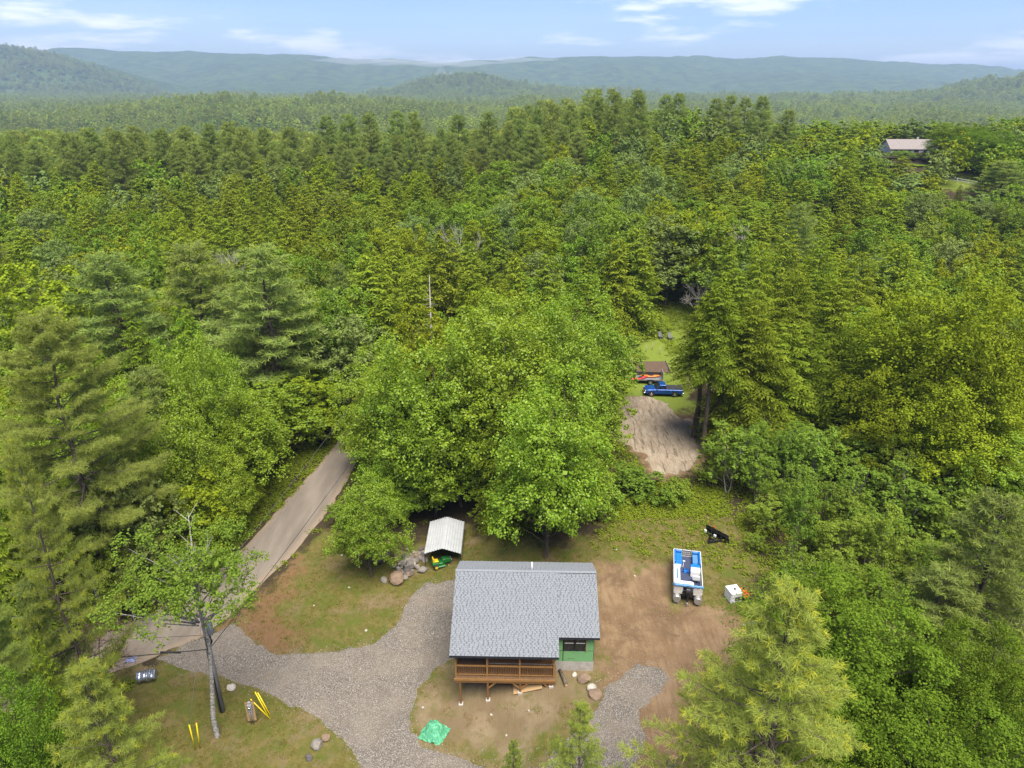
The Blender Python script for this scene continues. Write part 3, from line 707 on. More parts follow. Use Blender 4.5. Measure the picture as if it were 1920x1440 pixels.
FILL = ('b22.8,45.1,8.0,2.5;b25.5,45.9,7.6,1.8;b28.8,44.3,6.4,2.5;b32.9,44.7,8.8,2.0;b33.7,47.0,8.1,1.8;b30.9,49.8,9.3,1.8;b25.4,53.2,9.3,1.6;b28.5,51.7,6.8,2.4;h-0.1,59.1,14.9,3.6;h-38.9,4'
    '5.0,12.1,4.1;m6.0,59.2,10.9,3.5;b32.0,52.9,6.3,2.0;b38.9,48.8,6.5,1.9;b42.0,47.6,8.3,2.0;b31.6,55.8,6.2,2.1;b27.5,58.7,7.5,1.8;m-43.2,48.6,10.8,3.4;b30.3,57.9,6.4,1.9;b45.2,49.6,8.'
    '6,2.6;m-36.5,56.3,13.1,3.6;b25.5,63.4,6.5,1.7;m-42.8,53.4,10.5,4.3;b33.5,59.9,7.4,2.0;b41.6,56.8,7.1,1.9;b25.8,65.8,7.6,2.0;b28.9,65.3,8.2,1.8;m-41.5,58.3,10.0,3.5;b31.5,64.5,8.7,2'
    '.4;m-48.0,53.4,12.7,3.5;b38.3,61.2,8.6,2.0;m46.6,55.1,10.9,4.8;b26.4,69.1,7.5,1.7;b30.2,67.9,7.5,2.2;m-15.1,73.4,14.6,4.7;b50.4,57.3,6.8,2.0;b48.9,59.2,7.5,1.9;m-47.1,60.8,14.6,4.2'
    ';m-38.3,67.7,11.9,3.6;m-43.2,64.8,14.7,4.3;h-51.8,58.5,10.8,4.2;b51.0,61.2,7.7,2.1;m-33.0,72.8,16.2,3.6;h-51.3,64.1,14.7,3.8;h-17.2,80.7,10.3,4.0;h-5.9,82.5,13.9,4.1;h6.1,82.6,14.9'
    ',3.3;m-41.1,72.4,12.4,5.3;m53.3,64.1,15.7,3.8;h-0.1,83.6,16.5,4.3;b57.0,63.8,8.0,2.3;b52.1,68.3,9.0,2.2;m-51.4,69.5,14.1,4.3;h-56.4,66.4,12.0,4.8;b56.3,66.5,9.3,1.8;m-47.3,73.5,10.'
    '1,4.6;m-14.7,87.1,10.1,5.4;m-20.5,85.9,15.5,4.4;b38.2,79.9,6.1,1.8;b41.1,78.9,8.5,2.1;h-6.2,88.8,13.5,3.6;b58.3,67.6,6.3,1.6;b50.6,74.0,7.6,1.8;m54.4,71.5,11.2,3.9;m-37.8,81.5,10.1'
    ',3.5;h-10.1,90.5,11.4,3.3;b59.8,69.6,6.3,2.5;m-24.6,88.8,16.8,3.6;m-53.3,75.7,16.1,5.1;h-0.5,92.6,12.6,4.0;b52.9,76.2,6.3,2.1;b56.4,74.9,8.9,2.5;h5.2,94.1,12.1,4.0;b51.8,79.0,8.5,1'
    '.9;m-41.9,84.7,14.7,3.5;m-38.1,87.4,14.7,3.5;h12.7,95.0,12.3,3.6;b63.2,72.1,7.8,1.7;m-61.4,73.8,15.6,4.9;m61.1,74.8,12.5,3.7;h-17.4,95.2,15.3,4.3;m-3.2,96.9,14.6,3.9;m-9.4,96.6,11.'
    '3,3.9;m50.0,83.4,14.0,3.9;b58.3,78.1,6.2,1.8;m45.3,86.3,13.1,4.7;m54.9,81.2,13.6,4.1;b64.7,74.3,6.9,1.9;h5.1,99.7,17.6,3.8;m-58.7,81.0,13.8,4.3;b60.8,79.4,7.2,2.2;h0.6,100.3,16.7,3'
    '.5;p-32.8,95.1,17.5,3.9;h12.1,100.0,11.3,4.3;m-64.2,80.3,15.5,4.6;m57.7,85.3,16.0,3.5;h-5.9,102.9,15.0,4.5;m-29.2,99.2,14.6,4.7;m66.3,79.4,14.7,3.5;m-37.2,97.6,13.8,4.4;m54.1,89.6,'
    '13.9,3.4;h11.2,105.0,15.6,3.4;m-51.0,93.0,15.9,3.6;h-15.3,105.2,17.7,4.2;m2.4,106.5,11.6,3.6;m65.1,84.5,11.9,4.3;m-70.3,80.6,11.9,3.4;m-47.4,97.0,16.5,3.5;h16.1,107.0,17.3,3.9;m37.'
    '4,101.9,10.1,5.0;m62.5,88.9,11.7,3.9;m8.2,108.5,10.2,4.2;h-1.3,109.2,10.3,3.3;m-34.7,103.6,16.1,3.6;m50.6,96.8,14.0,3.6;m-56.5,93.7,10.3,4.3;m70.8,83.8,14.1,3.4;p-26.6,107.0,15.5,3'
    '.4;m-43.5,101.4,10.9,3.7;m56.9,94.7,16.3,4.4;m-39.1,103.4,13.7,3.4;m-52.4,97.9,15.1,4.7;m-31.8,106.9,16.3,3.7;m-68.3,88.4,12.0,4.1;m67.2,89.8,11.8,3.6;h33.2,107.9,17.1,3.4;h-18.5,1'
    '11.4,17.0,4.0;m45.8,103.3,16.6,4.7;m50.5,101.1,15.3,3.5;h-6.9,113.0,15.2,4.8;h0.3,113.3,13.6,3.3;h-73.2,87.2,12.8,3.7;m5.3,114.2,13.4,4.5;m-43.1,106.0,10.4,3.6;m-36.9,108.4,14.1,4.'
    '6;m40.2,107.9,15.5,3.5;m-27.2,112.0,13.0,3.6;m-48.9,104.9,13.9,3.9;h-22.6,113.7,16.3,3.7;m-32.0,111.6,15.8,3.6;h-13.3,115.5,15.0,4.4;m10.7,115.9,15.4,4.1;m65.0,96.6,10.3,3.6;m75.6,'
    '88.7,11.4,5.3;h-72.2,91.6,12.5,3.5;m69.8,93.7,11.1,4.1;m-55.6,103.4,11.6,5.2;m35.7,112.2,12.4,3.5;m-0.4,118.6,10.5,4.7;m46.5,109.1,11.5,3.6;m-69.9,96.3,14.8,3.9;m51.7,107.3,10.3,3.'
    '4;m-44.3,110.8,10.7,3.5;m-36.4,113.9,14.9,4.4;m20.7,118.0,13.2,3.4;h-20.2,118.6,17.2,4.0;m63.8,102.2,12.9,3.5;m16.3,119.6,11.2,3.8;h-7.3,120.5,15.1,4.1;h-66.9,100.6,17.0,3.4;h-75.8'
    ',94.7,16.0,4.3;m-62.1,104.5,10.8,4.0;h41.1,114.4,11.7,3.7;m76.1,95.0,13.1,5.2;m68.2,100.9,15.9,3.6;m-31.9,117.8,14.9,4.7;m4.6,122.3,14.6,5.2;m-25.0,119.8,12.3,3.7;h-15.9,122.0,12.1'
    ',4.0;m12.5,122.5,16.6,3.8;h-80.6,93.3,10.1,3.9;h-51.0,112.5,17.3,3.8;m62.0,107.2,15.1,3.9;m56.9,110.2,13.6,4.9;m51.5,113.1,11.1,4.7;h-59.8,109.3,14.1,4.8;h-73.0,101.0,17.9,3.3;m66.'
    '6,105.7,15.6,3.5;h73.4,101.1,15.1,4.0;m-21.5,123.9,10.4,4.0;h-47.2,117.0,13.1,4.1;h-39.7,119.8,15.9,4.7;h-68.8,106.0,9.5,3.4;h81.9,96.4,14.0,4.2;m70.9,104.9,14.5,3.5;m42.1,119.9,10'
    '.8,3.9;h-65.5,109.1,9.8,3.4;h-3.3,127.4,16.6,3.7;h-82.1,97.9,14.1,3.8;h-56.2,114.8,9.7,4.2;h-77.9,101.5,16.3,3.3;m78.3,101.4,12.9,3.4;m-34.8,123.5,15.8,4.6;m12.1,127.8,13.0,3.5;m-2'
    '7.6,125.4,14.6,3.7;m-17.9,127.5,16.4,3.4;m-9.8,128.4,13.4,4.9;m18.5,128.2,14.2,4.8;m60.0,114.8,10.7,4.1;m39.1,123.8,10.4,3.5;h-52.2,119.3,12.0,4.1;m54.3,118.7,8.2,4.8;h75.0,106.9,1'
    '0.3,3.3;m68.7,111.2,9.9,5.0;h-64.4,114.3,14.0,4.2;h-47.7,122.5,12.3,3.8;m6.5,131.4,13.2,5.2;h-41.8,124.9,17.7,3.3;m-71.2,110.9,10.9,3.7;p-78.8,106.5,19.3,4.2;m-1.0,132.7,11.7,3.9;m'
    '-22.9,130.9,15.2,4.9;h80.4,105.8,13.6,4.0;m13.6,132.5,16.3,3.7;m23.1,131.2,13.9,3.4;h-75.4,110.0,15.6,3.2;m86.1,101.9,13.6,3.9;h46.8,125.0,8.6,3.9;m65.9,116.3,10.6,4.1;m-62.0,118.6'
    ',15.6,3.6;m-8.2,133.8,10.4,3.5;h-57.2,121.4,17.0,4.8;h-85.5,104.5,13.0,3.6;m-18.3,134.2,16.5,3.5;m-30.9,132.1,15.0,4.9;m34.2,131.7,11.5,3.7;h57.5,123.5,9.8,3.4;m27.8,133.6,14.8,3.6'
    ';h-41.3,130.3,11.3,4.4;h-46.2,128.7,15.1,3.3;h85.6,107.0,10.3,3.9;h39.4,131.7,14.3,3.8;h52.2,127.2,13.9,3.6;m10.2,137.2,12.3,4.0;m-73.1,116.6,10.3,4.8;m64.6,121.7,11.9,4.0;m70.6,11'
    '8.6,8.7,4.2;h77.6,114.2,9.8,4.3;m-13.7,137.4,10.3,4.8;m4.3,138.1,15.7,4.1;m-81.1,112.7,12.0,4.2;m-67.0,121.9,15.3,5.3;m23.6,137.2,16.7,4.0;h45.8,131.6,12.6,3.9;m-26.4,136.9,16.7,3.'
    '7;m18.6,138.2,13.7,3.6;h-90.5,106.1,16.1,4.6;m-6.4,139.3,13.7,3.8;h84.1,111.6,11.7,3.4;h-61.2,126.1,13.5,3.5;h-86.6,110.2,13.9,4.1;h-56.9,128.2,14.9,3.5;h-35.5,135.7,14.9,3.9;m-21.'
    '2,138.9,13.6,4.4;h-50.7,131.3,13.9,4.1;m-1.2,142.2,14.5,3.7;m14.8,141.6,15.7,3.8;h-46.1,134.8,15.7,4.1;h40.1,136.9,7.8,3.8;m-80.5,118.0,11.2,3.7;m90.9,110.8,13.4,5.2;m70.6,124.8,11'
    '.6,4.8;m75.7,121.8,12.6,3.6;m35.0,139.2,9.9,3.6;h50.4,134.5,9.9,3.7;h-30.2,140.6,13.6,4.1;h57.1,132.1,11.8,3.3;m64.4,128.8,12.8,4.7;h-65.8,128.4,16.1,3.4;m81.2,119.5,12.1,4.6;m28.2'
    ',142.1,13.3,4.3;m4.9,144.8,15.6,5.4;m-70.5,127.0,11.2,3.5;m-92.3,112.3,11.6,3.4;m21.4,143.8,12.7,3.4;m-75.4,124.8,12.4,4.6;h-38.4,140.7,11.4,3.5;m-87.0,117.1,11.2,5.3;h-61.3,132.5,'
    '13.7,3.6;m11.1,145.6,11.5,3.8;h45.5,139.0,13.8,4.5;m-10.8,146.2,14.8,4.8;m87.4,118.3,13.4,4.6;m-3.9,147.1,12.9,4.1;h-44.6,140.8,15.7,4.6;h62.0,134.5,13.5,3.5;m16.6,147.4,12.9,4.9;m'
    '39.1,143.2,11.0,3.7;m-81.5,124.3,14.5,4.1;h-31.7,145.4,12.2,3.3;h-25.1,146.7,14.9,4.4;m-19.3,147.5,15.7,3.7;m92.7,116.6,12.5,3.8;m75.5,128.5,13.4,3.9;h-96.0,114.1,13.7,3.3;h24.6,14'
    '7.5,17.7,3.2;h-56.0,138.6,14.2,4.5;h56.8,138.4,7.9,3.5;h52.2,140.6,11.9,4.1;m83.7,125.3,11.9,3.7;m2.2,151.2,12.9,3.8;h68.7,135.1,11.3,4.4;h43.6,145.2,8.2,3.4;m-75.4,131.7,13.9,4.9;'
    'm-63.0,138.1,12.3,4.7;h88.1,123.7,13.0,3.3;m97.9,116.5,13.4,4.4;m-15.6,151.4,14.7,3.5;m35.6,148.1,10.3,4.3;h48.6,144.4,8.4,3.8;m73.9,133.3,8.5,3.5;m-70.2,135.7,12.2,4.5;h-53.0,143.'
    '3,13.3,3.7;h-44.1,146.8,12.3,3.3;h-95.6,119.9,16.3,4.2;m-2.3,153.5,12.6,3.6;m-10.2,153.5,12.1,5.3;h64.5,139.9,10.2,3.3;h-37.1,149.5,16.2,4.3;h-29.0,151.3,13.3,3.7;m10.9,153.9,13.7,'
    '3.7;h-87.6,127.2,15.6,4.8;m95.1,122.1,10.9,5.2;h17.7,154.1,11.6,3.8;m82.4,131.6,13.4,4.0;h-49.2,147.3,18.0,3.6;h57.3,144.6,8.6,3.4;m-82.8,131.7,14.5,3.5;m29.5,152.8,15.6,4.0;h-21.1'
    ',155.2,12.8,4.4;h-75.5,137.5,15.3,3.7;h69.5,140.6,11.8,3.6;m44.5,150.4,10.5,3.6;h90.3,128.5,9.3,3.9;h-101.2,120.2,12.0,3.7;h-62.1,144.9,14.9,3.8;h-93.7,127.0,14.4,3.9;h22.4,156.3,1'
    '0.1,3.3;m51.1,149.8,9.3,4.4;h-55.0,148.6,17.8,3.7;h-35.6,154.4,15.4,3.5;m-68.3,143.1,14.9,3.6;h-26.2,156.4,13.4,3.2;h38.7,153.9,9.9,4.8;h63.4,145.7,9.0,3.7;h-44.2,152.8,14.9,3.6;h-'
    '81.0,137.5,17.0,4.1;h75.1,141.1,10.9,4.2;m2.9,159.8,14.9,4.4;m-88.5,133.2,13.6,4.3;m87.5,134.1,8.5,3.6;m102.2,123.4,12.5,3.4;m82.3,137.9,8.1,5.1;h58.6,149.8,8.2,3.3;m8.4,160.8,16.7'
    ',3.7;m31.9,158.3,8.6,4.0;h-101.9,125.3,17.8,3.4;h-30.4,158.7,17.9,3.9;m-8.5,161.6,13.8,4.2;m93.0,132.6,8.1,3.4;m98.3,128.8,9.7,4.4;h-20.5,161.1,17.2,4.4;h44.2,156.3,13.9,4.0;h-41.5'
    ',157.1,10.1,3.6;h20.2,161.3,17.7,3.4;m-74.2,144.7,12.8,4.2;h-13.9,162.1,14.8,3.9;h-94.6,132.6,11.1,3.9;h69.9,147.2,12.3,4.8;m-3.5,163.1,11.1,3.7;h50.8,155.2,9.7,3.6;m-87.1,138.2,13'
    '.0,3.4;h-79.1,142.9,15.1,3.3;h-50.0,155.9,10.9,3.9;m15.0,163.2,11.7,4.6;h-64.1,151.0,15.3,3.4;h-70.3,148.6,13.6,3.5;h-26.0,162.8,15.8,4.1;h24.9,163.0,12.9,3.5;h-56.2,155.6,12.7,3.6'
    ';h62.1,153.5,12.2,4.1;m89.5,139.8,9.2,4.9;m-37.7,161.8,11.4,5.2;h56.9,156.1,10.1,4.4;m-101.6,131.6,14.0,4.2;m107.0,127.4,8.5,3.8;m5.7,166.6,10.8,4.8;m96.7,136.2,11.9,4.0;m-107.0,12'
    '8.3,15.0,4.1;h-31.1,164.2,13.9,3.5;h-9.4,166.9,17.6,3.2;m82.1,145.9,11.8,4.3;h-87.5,142.8,13.6,3.2;m103.6,131.8,9.7,3.6;m37.3,163.5,10.0,3.6;h47.3,161.0,9.4,4.1;h21.5,166.6,14.1,3.'
    '8;h32.1,165.1,13.3,4.2;h-61.2,156.8,14.4,3.6;m-82.8,146.8,15.6,4.4;h-66.5,155.1,12.0,3.7;m-98.1,137.6,10.2,4.9;m76.2,150.8,11.8,4.9;h-20.4,167.9,13.1,3.4;m11.9,169.3,14.6,5.2;h-49.'
    '0,162.6,14.7,3.9;h-15.8,169.2,10.3,3.5;m42.9,164.8,9.1,4.5;m-93.5,142.7,15.0,5.0;h-43.8,165.0,15.9,4.3;m27.0,169.0,14.0,4.8;m-2.3,171.2,16.0,5.1;m90.5,145.4,8.8,3.5;m-107.0,133.7,1'
    '0.8,3.5;h71.1,155.9,13.6,4.3;m52.4,163.2,10.3,3.5;h62.9,159.6,10.1,4.0;h57.6,162.1,10.5,3.5;h-57.8,162.1,16.0,3.7;h-73.9,155.4,16.3,4.1;m-34.8,169.0,11.9,4.6;m99.4,141.4,11.2,3.5;m'
    '105.4,137.2,11.6,3.7;h-27.1,170.9,13.6,4.4;h37.0,169.2,10.5,4.5;m86.8,150.1,10.7,4.7;h-63.0,161.5,14.0,3.6;m-80.1,154.4,14.3,3.4;m-87.5,150.3,15.9,3.6;m48.9,166.9,11.5,4.3;m110.6,1'
    '34.3,9.3,4.7;m16.3,173.4,11.7,3.6;h-12.7,174.2,10.3,4.8;h-21.0,174.2,15.3,4.8;m82.4,155.0,8.9,4.5;m96.4,146.9,9.6,4.2;m-100.7,144.0,10.4,4.0;h-69.2,161.6,12.6,3.3;h-55.5,166.8,11.7'
    ',4.2;m22.6,175.1,12.6,3.4;m104.6,142.5,9.1,3.9;h75.0,160.1,9.1,3.7;m11.0,176.5,16.4,3.8;h-1.4,177.0,11.0,3.7;m54.5,168.4,9.8,3.8;m-7.5,177.2,13.6,3.6;m92.7,151.2,8.1,4.0;m-106.3,14'
    '2.2,14.7,3.8;m67.0,164.5,13.1,4.6;h42.4,172.7,13.7,4.5;m-95.8,149.9,16.9,3.6;m-42.6,173.2,11.1,5.3;h-49.7,171.8,12.4,4.3;h34.4,175.5,12.9,3.6;h-64.5,167.0,15.9,4.5;m-112.1,139.7,11'
    '.7,3.9;m-28.5,177.0,10.6,3.6;m101.4,148.3,11.5,3.6;h-75.4,163.1,13.5,4.5;m60.9,169.2,12.4,3.5;h8.4,181.7,17.5,3.3;h79.2,164.1,13.3,4.2;h-4.6,182.3,12.2,4.2;h13.1,182.0,13.2,3.6;h38'
    '.9,178.7,13.0,3.5;h47.6,176.9,13.0,3.3;h3.5,183.4,11.6,4.0;h-58.3,174.1,14.6,3.3;h-64.1,173.0,11.0,3.8;h-50.1,177.8,11.7,4.6;h-74.9,169.6,15.9,3.4;h52.9,177.8,9.1,3.3;h-18.1,185.0,'
    '17.1,3.2;h35.2,182.5,14.2,4.2;h-10.7,185.7,15.3,4.4;h47.0,181.7,9.5,3.9;h-61.2,178.3,17.3,3.6;h79.2,171.2,10.7,3.4;h-55.7,180.4,14.0,3.3;p5.9,189.3,18.8,3.6;p-0.6,190.0,20.3,3.4;p-'
    '13.9,190.4,17.1,3.9;h-67.1,178.9,13.9,4.8;h-42.6,186.3,11.2,3.4;p-7.5,191.1,19.0,4.2;p16.9,191.0,15.3,4.5;p-19.5,190.7,20.4,4.4;h-119.4,150.4,16.3,3.2;h77.7,177.0,10.1,3.8;h51.9,18'
    '6.2,13.1,4.5;h-48.3,187.8,16.6,4.4;p5.0,194.5,15.2,4.2;h86.8,174.3,9.7,3.6;p-36.6,191.6,16.3,3.6;p-3.7,195.0,18.5,3.8;p-32.0,193.2,15.3,3.7;h-123.1,153.0,17.9,3.3;h-118.9,156.5,15.'
    '6,3.7;p13.5,196.2,16.5,3.9;p-42.5,192.2,17.3,3.9;p-15.9,196.2,20.8,3.6;p-27.2,196.0,19.6,3.4;h-111.1,164.3,16.8,3.5;h-116.1,161.1,17.5,3.2;p-10.7,198.5,16.3,4.8;h82.5,180.8,12.3,3.'
    '2;p-57.1,191.2,17.8,3.6;p6.6,199.5,21.9,3.4;h22.8,198.3,10.8,4.7;p-21.4,198.5,16.2,4.7;p-4.6,200.9,15.9,3.8;p-40.1,197.5,17.3,4.4;p2.4,202.0,19.5,4.0;h94.1,178.8,8.2,4.7;p-34.0,199'
    '.2,18.7,3.8;p15.6,201.7,20.9,4.8;h-122.8,161.1,11.1,3.7;h-128.5,156.8,11.0,3.9;h-102.1,175.6,14.2,3.4;h-87.5,183.5,11.6,4.0;h-92.6,181.3,12.2,4.2;h-81.5,187.5,11.9,4.0;p-62.8,194.6'
    ',16.8,3.5;h-114.5,170.0,15.6,3.6;p-45.6,200.3,17.9,4.0;p-7.9,205.4,16.2,4.6;p-15.2,205.7,18.5,3.4;h20.6,205.3,16.9,4.2;p-74.4,193.2,16.1,4.5;p-0.9,207.1,18.2,3.6;p-68.0,195.9,16.1,'
    '3.8;h-128.2,163.5,10.9,3.4;h-102.5,181.2,16.3,4.5;p14.4,207.7,16.2,3.6;h126.9,165.7,11.1,4.0;p-52.8,202.1,20.0,3.5;p-19.7,207.9,21.5,3.6;p-32.1,207.8,19.4,3.9;p-82.6,193.8,19.0,4.4'
    ';h-111.4,179.2,14.8,3.5;p-66.6,201.2,22.0,4.5;h126.9,171.2,12.2,3.9;p-56.7,207.6,16.7,4.1;p-85.2,199.7,19.9,3.6;h110.8,188.1,7.8,3.6;p-74.8,206.2,20.8,3.8;p-106.2,193.1,17.4,3.8;h-'
    '139.7,171.3,10.5,3.2;p-111.6,191.3,21.1,3.5;p-90.1,202.8,17.5,4.4;h94.7,200.9,12.2,4.2;h131.3,181.4,13.6,4.5;p-122.4,189.9,17.6,4.8;h-140.8,176.9,13.6,4.2;h137.8,179.6,8.8,4.7;h-13'
    '8.5,181.8,12.4,3.3;p-128.8,191.1,16.9,3.4;h134.9,187.8,8.9,3.5;p-124.8,194.9,19.1,3.6;p-120.4,200.1,16.8,3.9;h-144.9,184.0,15.5,4.8;p-130.8,195.6,20.7,3.7;p-140.5,190.7,18.0,4.9;p-'
    '135.7,196.3,15.5,3.5;p-148.4,188.6,21.2,3.5;p-141.5,197.2,17.2,3.8;p-147.6,195.0,20.7,5.0;h149.5,193.7,13.6,4.1;p-133.0,206.3,16.9,3.6;p-147.4,202.2,17.8,4.2;p-144.2,207.3,21.0,4.2'
    ';p-156.1,202.0,15.6,3.7;p-152.6,206.0,15.4,3.7;p-162.9,207.8,18.3,4.2')
MORE = ('m-84.8,159.2,11.3,5.2;m51.9,172.8,12.5,3.8;m19.1,179.6,10.0,4.6;m-91.7,155.7,10.3,4.0;m-35.5,177.6,17.0,4.3;m109.7,144.1,12.9,3.6;m-23.1,179.8,14.6,3.5;m87.3,158.9,8.6,4.6;m73.9,16'
    '6.0,13.1,4.1;m-101.2,151.0,14.0,3.4;m57.5,173.1,13.0,3.7;m-14.7,182.1,16.6,3.5;m-107.3,148.0,15.4,3.4;m106.8,149.1,9.2,4.5;m99.8,153.9,9.3,4.3;m67.3,171.2,11.9,5.3;m-69.7,170.7,10.'
    '6,3.8;m27.7,182.4,11.4,5.0;m115.2,144.3,10.0,4.6;m-29.9,182.3,10.5,3.8;m-42.3,180.3,10.2,4.9;m-99.8,156.3,10.3,3.9;m-80.4,167.2,14.3,3.5;m21.8,184.5,16.6,3.5;m-106.1,153.7,11.9,4.3'
    ';m-90.6,163.4,12.7,4.2;m-113.9,148.8,10.1,5.1;m-119.9,144.9,11.4,4.7;m12.2,187.8,10.0,4.2;m74.4,172.9,12.0,3.6;m-36.9,185.1,15.7,3.9;m-96.1,162.5,12.3,4.0;m83.5,169.4,8.5,3.4;m89.6'
    ',166.3,8.9,4.8;m63.6,178.3,9.8,4.4;m-86.1,168.9,12.9,4.5;m-25.4,187.9,16.1,4.0;m114.9,151.0,9.1,5.4;m70.1,176.5,9.8,3.6;m29.7,188.1,15.7,4.1;m120.6,147.6,9.3,3.6;m56.9,182.4,10.1,4'
    '.2;m38.3,187.2,11.1,4.1;m-111.2,155.9,13.4,3.6;m-80.8,174.0,15.0,3.9;m23.3,190.5,13.9,5.0;m-105.7,160.5,13.2,4.8;m95.1,167.3,8.8,3.6;m-101.1,164.1,14.4,3.4;m44.4,187.9,10.4,4.6;m-7'
    '5.5,178.5,14.9,4.6;m-91.8,170.9,13.6,4.7;m-56.1,186.0,15.6,3.6;m73.0,180.4,8.3,3.5;m-98.3,168.4,14.5,3.9;m-62.3,185.5,16.2,4.3;m122.9,152.4,12.0,4.2;m32.5,193.4,12.4,4.0;m117.6,157'
    '.1,8.3,4.2;m39.6,192.7,11.7,3.8;m-85.4,177.3,14.7,4.3;m60.8,187.2,13.6,4.1;m69.9,184.7,10.0,3.6;m114.3,161.2,10.0,3.6;m-71.2,184.4,14.7,3.6;m96.6,172.9,8.1,4.5;m48.0,192.6,10.2,3.9'
    ';m-82.0,181.6,11.1,3.8;m-94.8,175.7,11.3,3.7;m56.0,192.0,13.2,4.0;m78.8,184.0,9.0,3.7;m122.4,159.1,9.1,3.5;m66.2,189.6,10.5,4.3;m126.5,156.5,10.1,3.5;m-50.6,194.8,16.1,4.6;m-107.2,'
    '170.4,13.1,5.4;m-75.7,187.6,11.3,4.3;m41.3,198.2,12.3,4.2;m88.0,182.4,11.6,3.8;m46.9,197.6,8.8,3.6;m101.6,176.0,11.3,3.7;m119.1,165.0,12.2,3.7;m112.3,170.5,11.9,3.9;m77.9,188.8,8.2'
    ',3.5;m84.2,186.6,8.7,4.3;m53.5,198.3,10.2,4.8;m72.7,192.3,10.2,4.6;m7.2,205.8,14.2,4.6;m-121.1,166.7,14.3,4.3;m129.1,160.8,9.4,3.7;m67.2,195.1,9.9,3.4;m-107.2,176.9,14.0,3.7;m91.6,'
    '186.2,8.2,3.9;m45.9,202.8,11.6,4.0;m63.8,198.2,13.3,3.5;m118.3,171.7,10.0,3.8;m-92.3,188.7,16.6,5.3;m35.9,207.1,11.7,4.4;m107.2,181.3,13.5,4.3;m-116.6,175.5,12.1,4.8;m42.1,206.5,9.'
    '8,4.1;m82.2,194.1,10.3,4.4;m88.7,192.3,12.7,5.2;m76.4,197.5,9.3,4.1;m-133.6,164.7,15.8,3.9;m68.5,200.7,10.4,4.0;m58.5,204.1,8.7,5.0;m-125.4,172.3,14.5,5.1;m133.0,166.6,10.5,3.9;m51'
    '.5,207.9,11.8,3.8;m-109.9,185.2,12.6,4.5;m118.0,180.4,11.1,4.0;m65.3,205.9,10.2,4.7;m-134.3,169.7,17.0,3.7;m124.5,177.3,12.6,4.8;m-123.6,179.1,11.9,4.6;m-66.2,207.7,12.9,5.1;m84.6,'
    '201.3,8.7,4.8;m-117.8,183.9,14.4,4.8;m133.7,172.8,12.3,5.0;m-131.9,176.1,13.9,4.3;m-98.3,197.8,16.2,4.4;m-130.4,181.4,12.2,3.5;m83.9,207.7,8.7,3.6;m-126.2,185.1,12.4,4.3;m89.2,206.'
    '4,9.0,4.6;m-95.8,204.9,13.9,4.2;m129.9,187.1,11.5,3.9;m97.5,205.9,9.8,4.5;m-108.4,200.8,14.8,3.8;m-131.4,186.9,16.5,3.6;m144.2,181.0,8.2,5.0;m-134.3,191.2,13.1,4.2;m-108.4,207.7,13'
    '.3,3.5;m131.1,194.6,12.3,4.1;m142.9,189.1,12.4,4.3;m-127.3,201.7,12.6,4.7;m137.5,196.1,9.0,4.2;m131.8,200.3,9.4,3.5;m-123.3,207.7,13.7,5.3;m131.6,206.0,8.1,3.7;m-138.6,202.6,15.7,5'
    '.4;m145.3,198.7,10.3,5.0;m137.8,205.6,9.8,5.4;m-154.8,195.2,14.1,5.0;m149.4,203.0,9.7,3.6;m144.7,207.7,12.5,4.9;m156.6,200.7,8.5,3.8;m151.7,207.7,10.5,3.9;m-157.2,207.7,14.2,3.4;m1'
    '62.1,207.2,8.4,5.3')
def rows(s):
    for r in s.split(';'):
        v = r[1:].split(','); yield r[0], float(v[0]), float(v[1]), float(v[2]), float(v[3])
def zone(x, y):
    b = x / y
    if y > 110:
        far = 'on the wooded rise' if y > 170 else 'in the upper forest' if y > 140 else 'in the lower forest'
        side = 'at the left picture edge' if b < -.5 else 'left of the road end' if b < -.27 else 'above the road end' if b < -.12 else 'behind the dead snag' if b < .08 else \
            'behind the far clearing' if b < .3 else 'above the conifer stand' if b < .48 else 'below the distant house'
        return far + ' ' + side
    if x < -15: return 'across the road, ' + ('beside the road' if x > -30 else 'deep in the left wood') + (', near its mouth' if y < 60 else ', half way up' if y < 85 else ', at its top end')
    if x > 18 and y < 72: return 'in the thicket ' + ('behind the plow' if x < 28 else 'right of the boat' if y < 58 else 'right of the sandy drive foot')
    if x > 18: return 'in the conifer stand ' + ('beside the sandy drive' if x < 36 else 'towards the right picture edge')
    return 'in the grove behind the ' + ('carport' if x < -4 else 'grey-roofed house') + (', front row' if y < 66 else ', back row')
KINDTXT = {'m': ('leafy green maple', 'maples'), 'h': ('yellow-green pointed hemlock', 'hemlocks'), 'p': ('tiered dull green pine', 'pines'),
           'y': ('pale yellow-green pine', 'pines'), 'b': ('slender light green birch', 'birches'), 's': ('low rounded shrub', 'shrubs')}
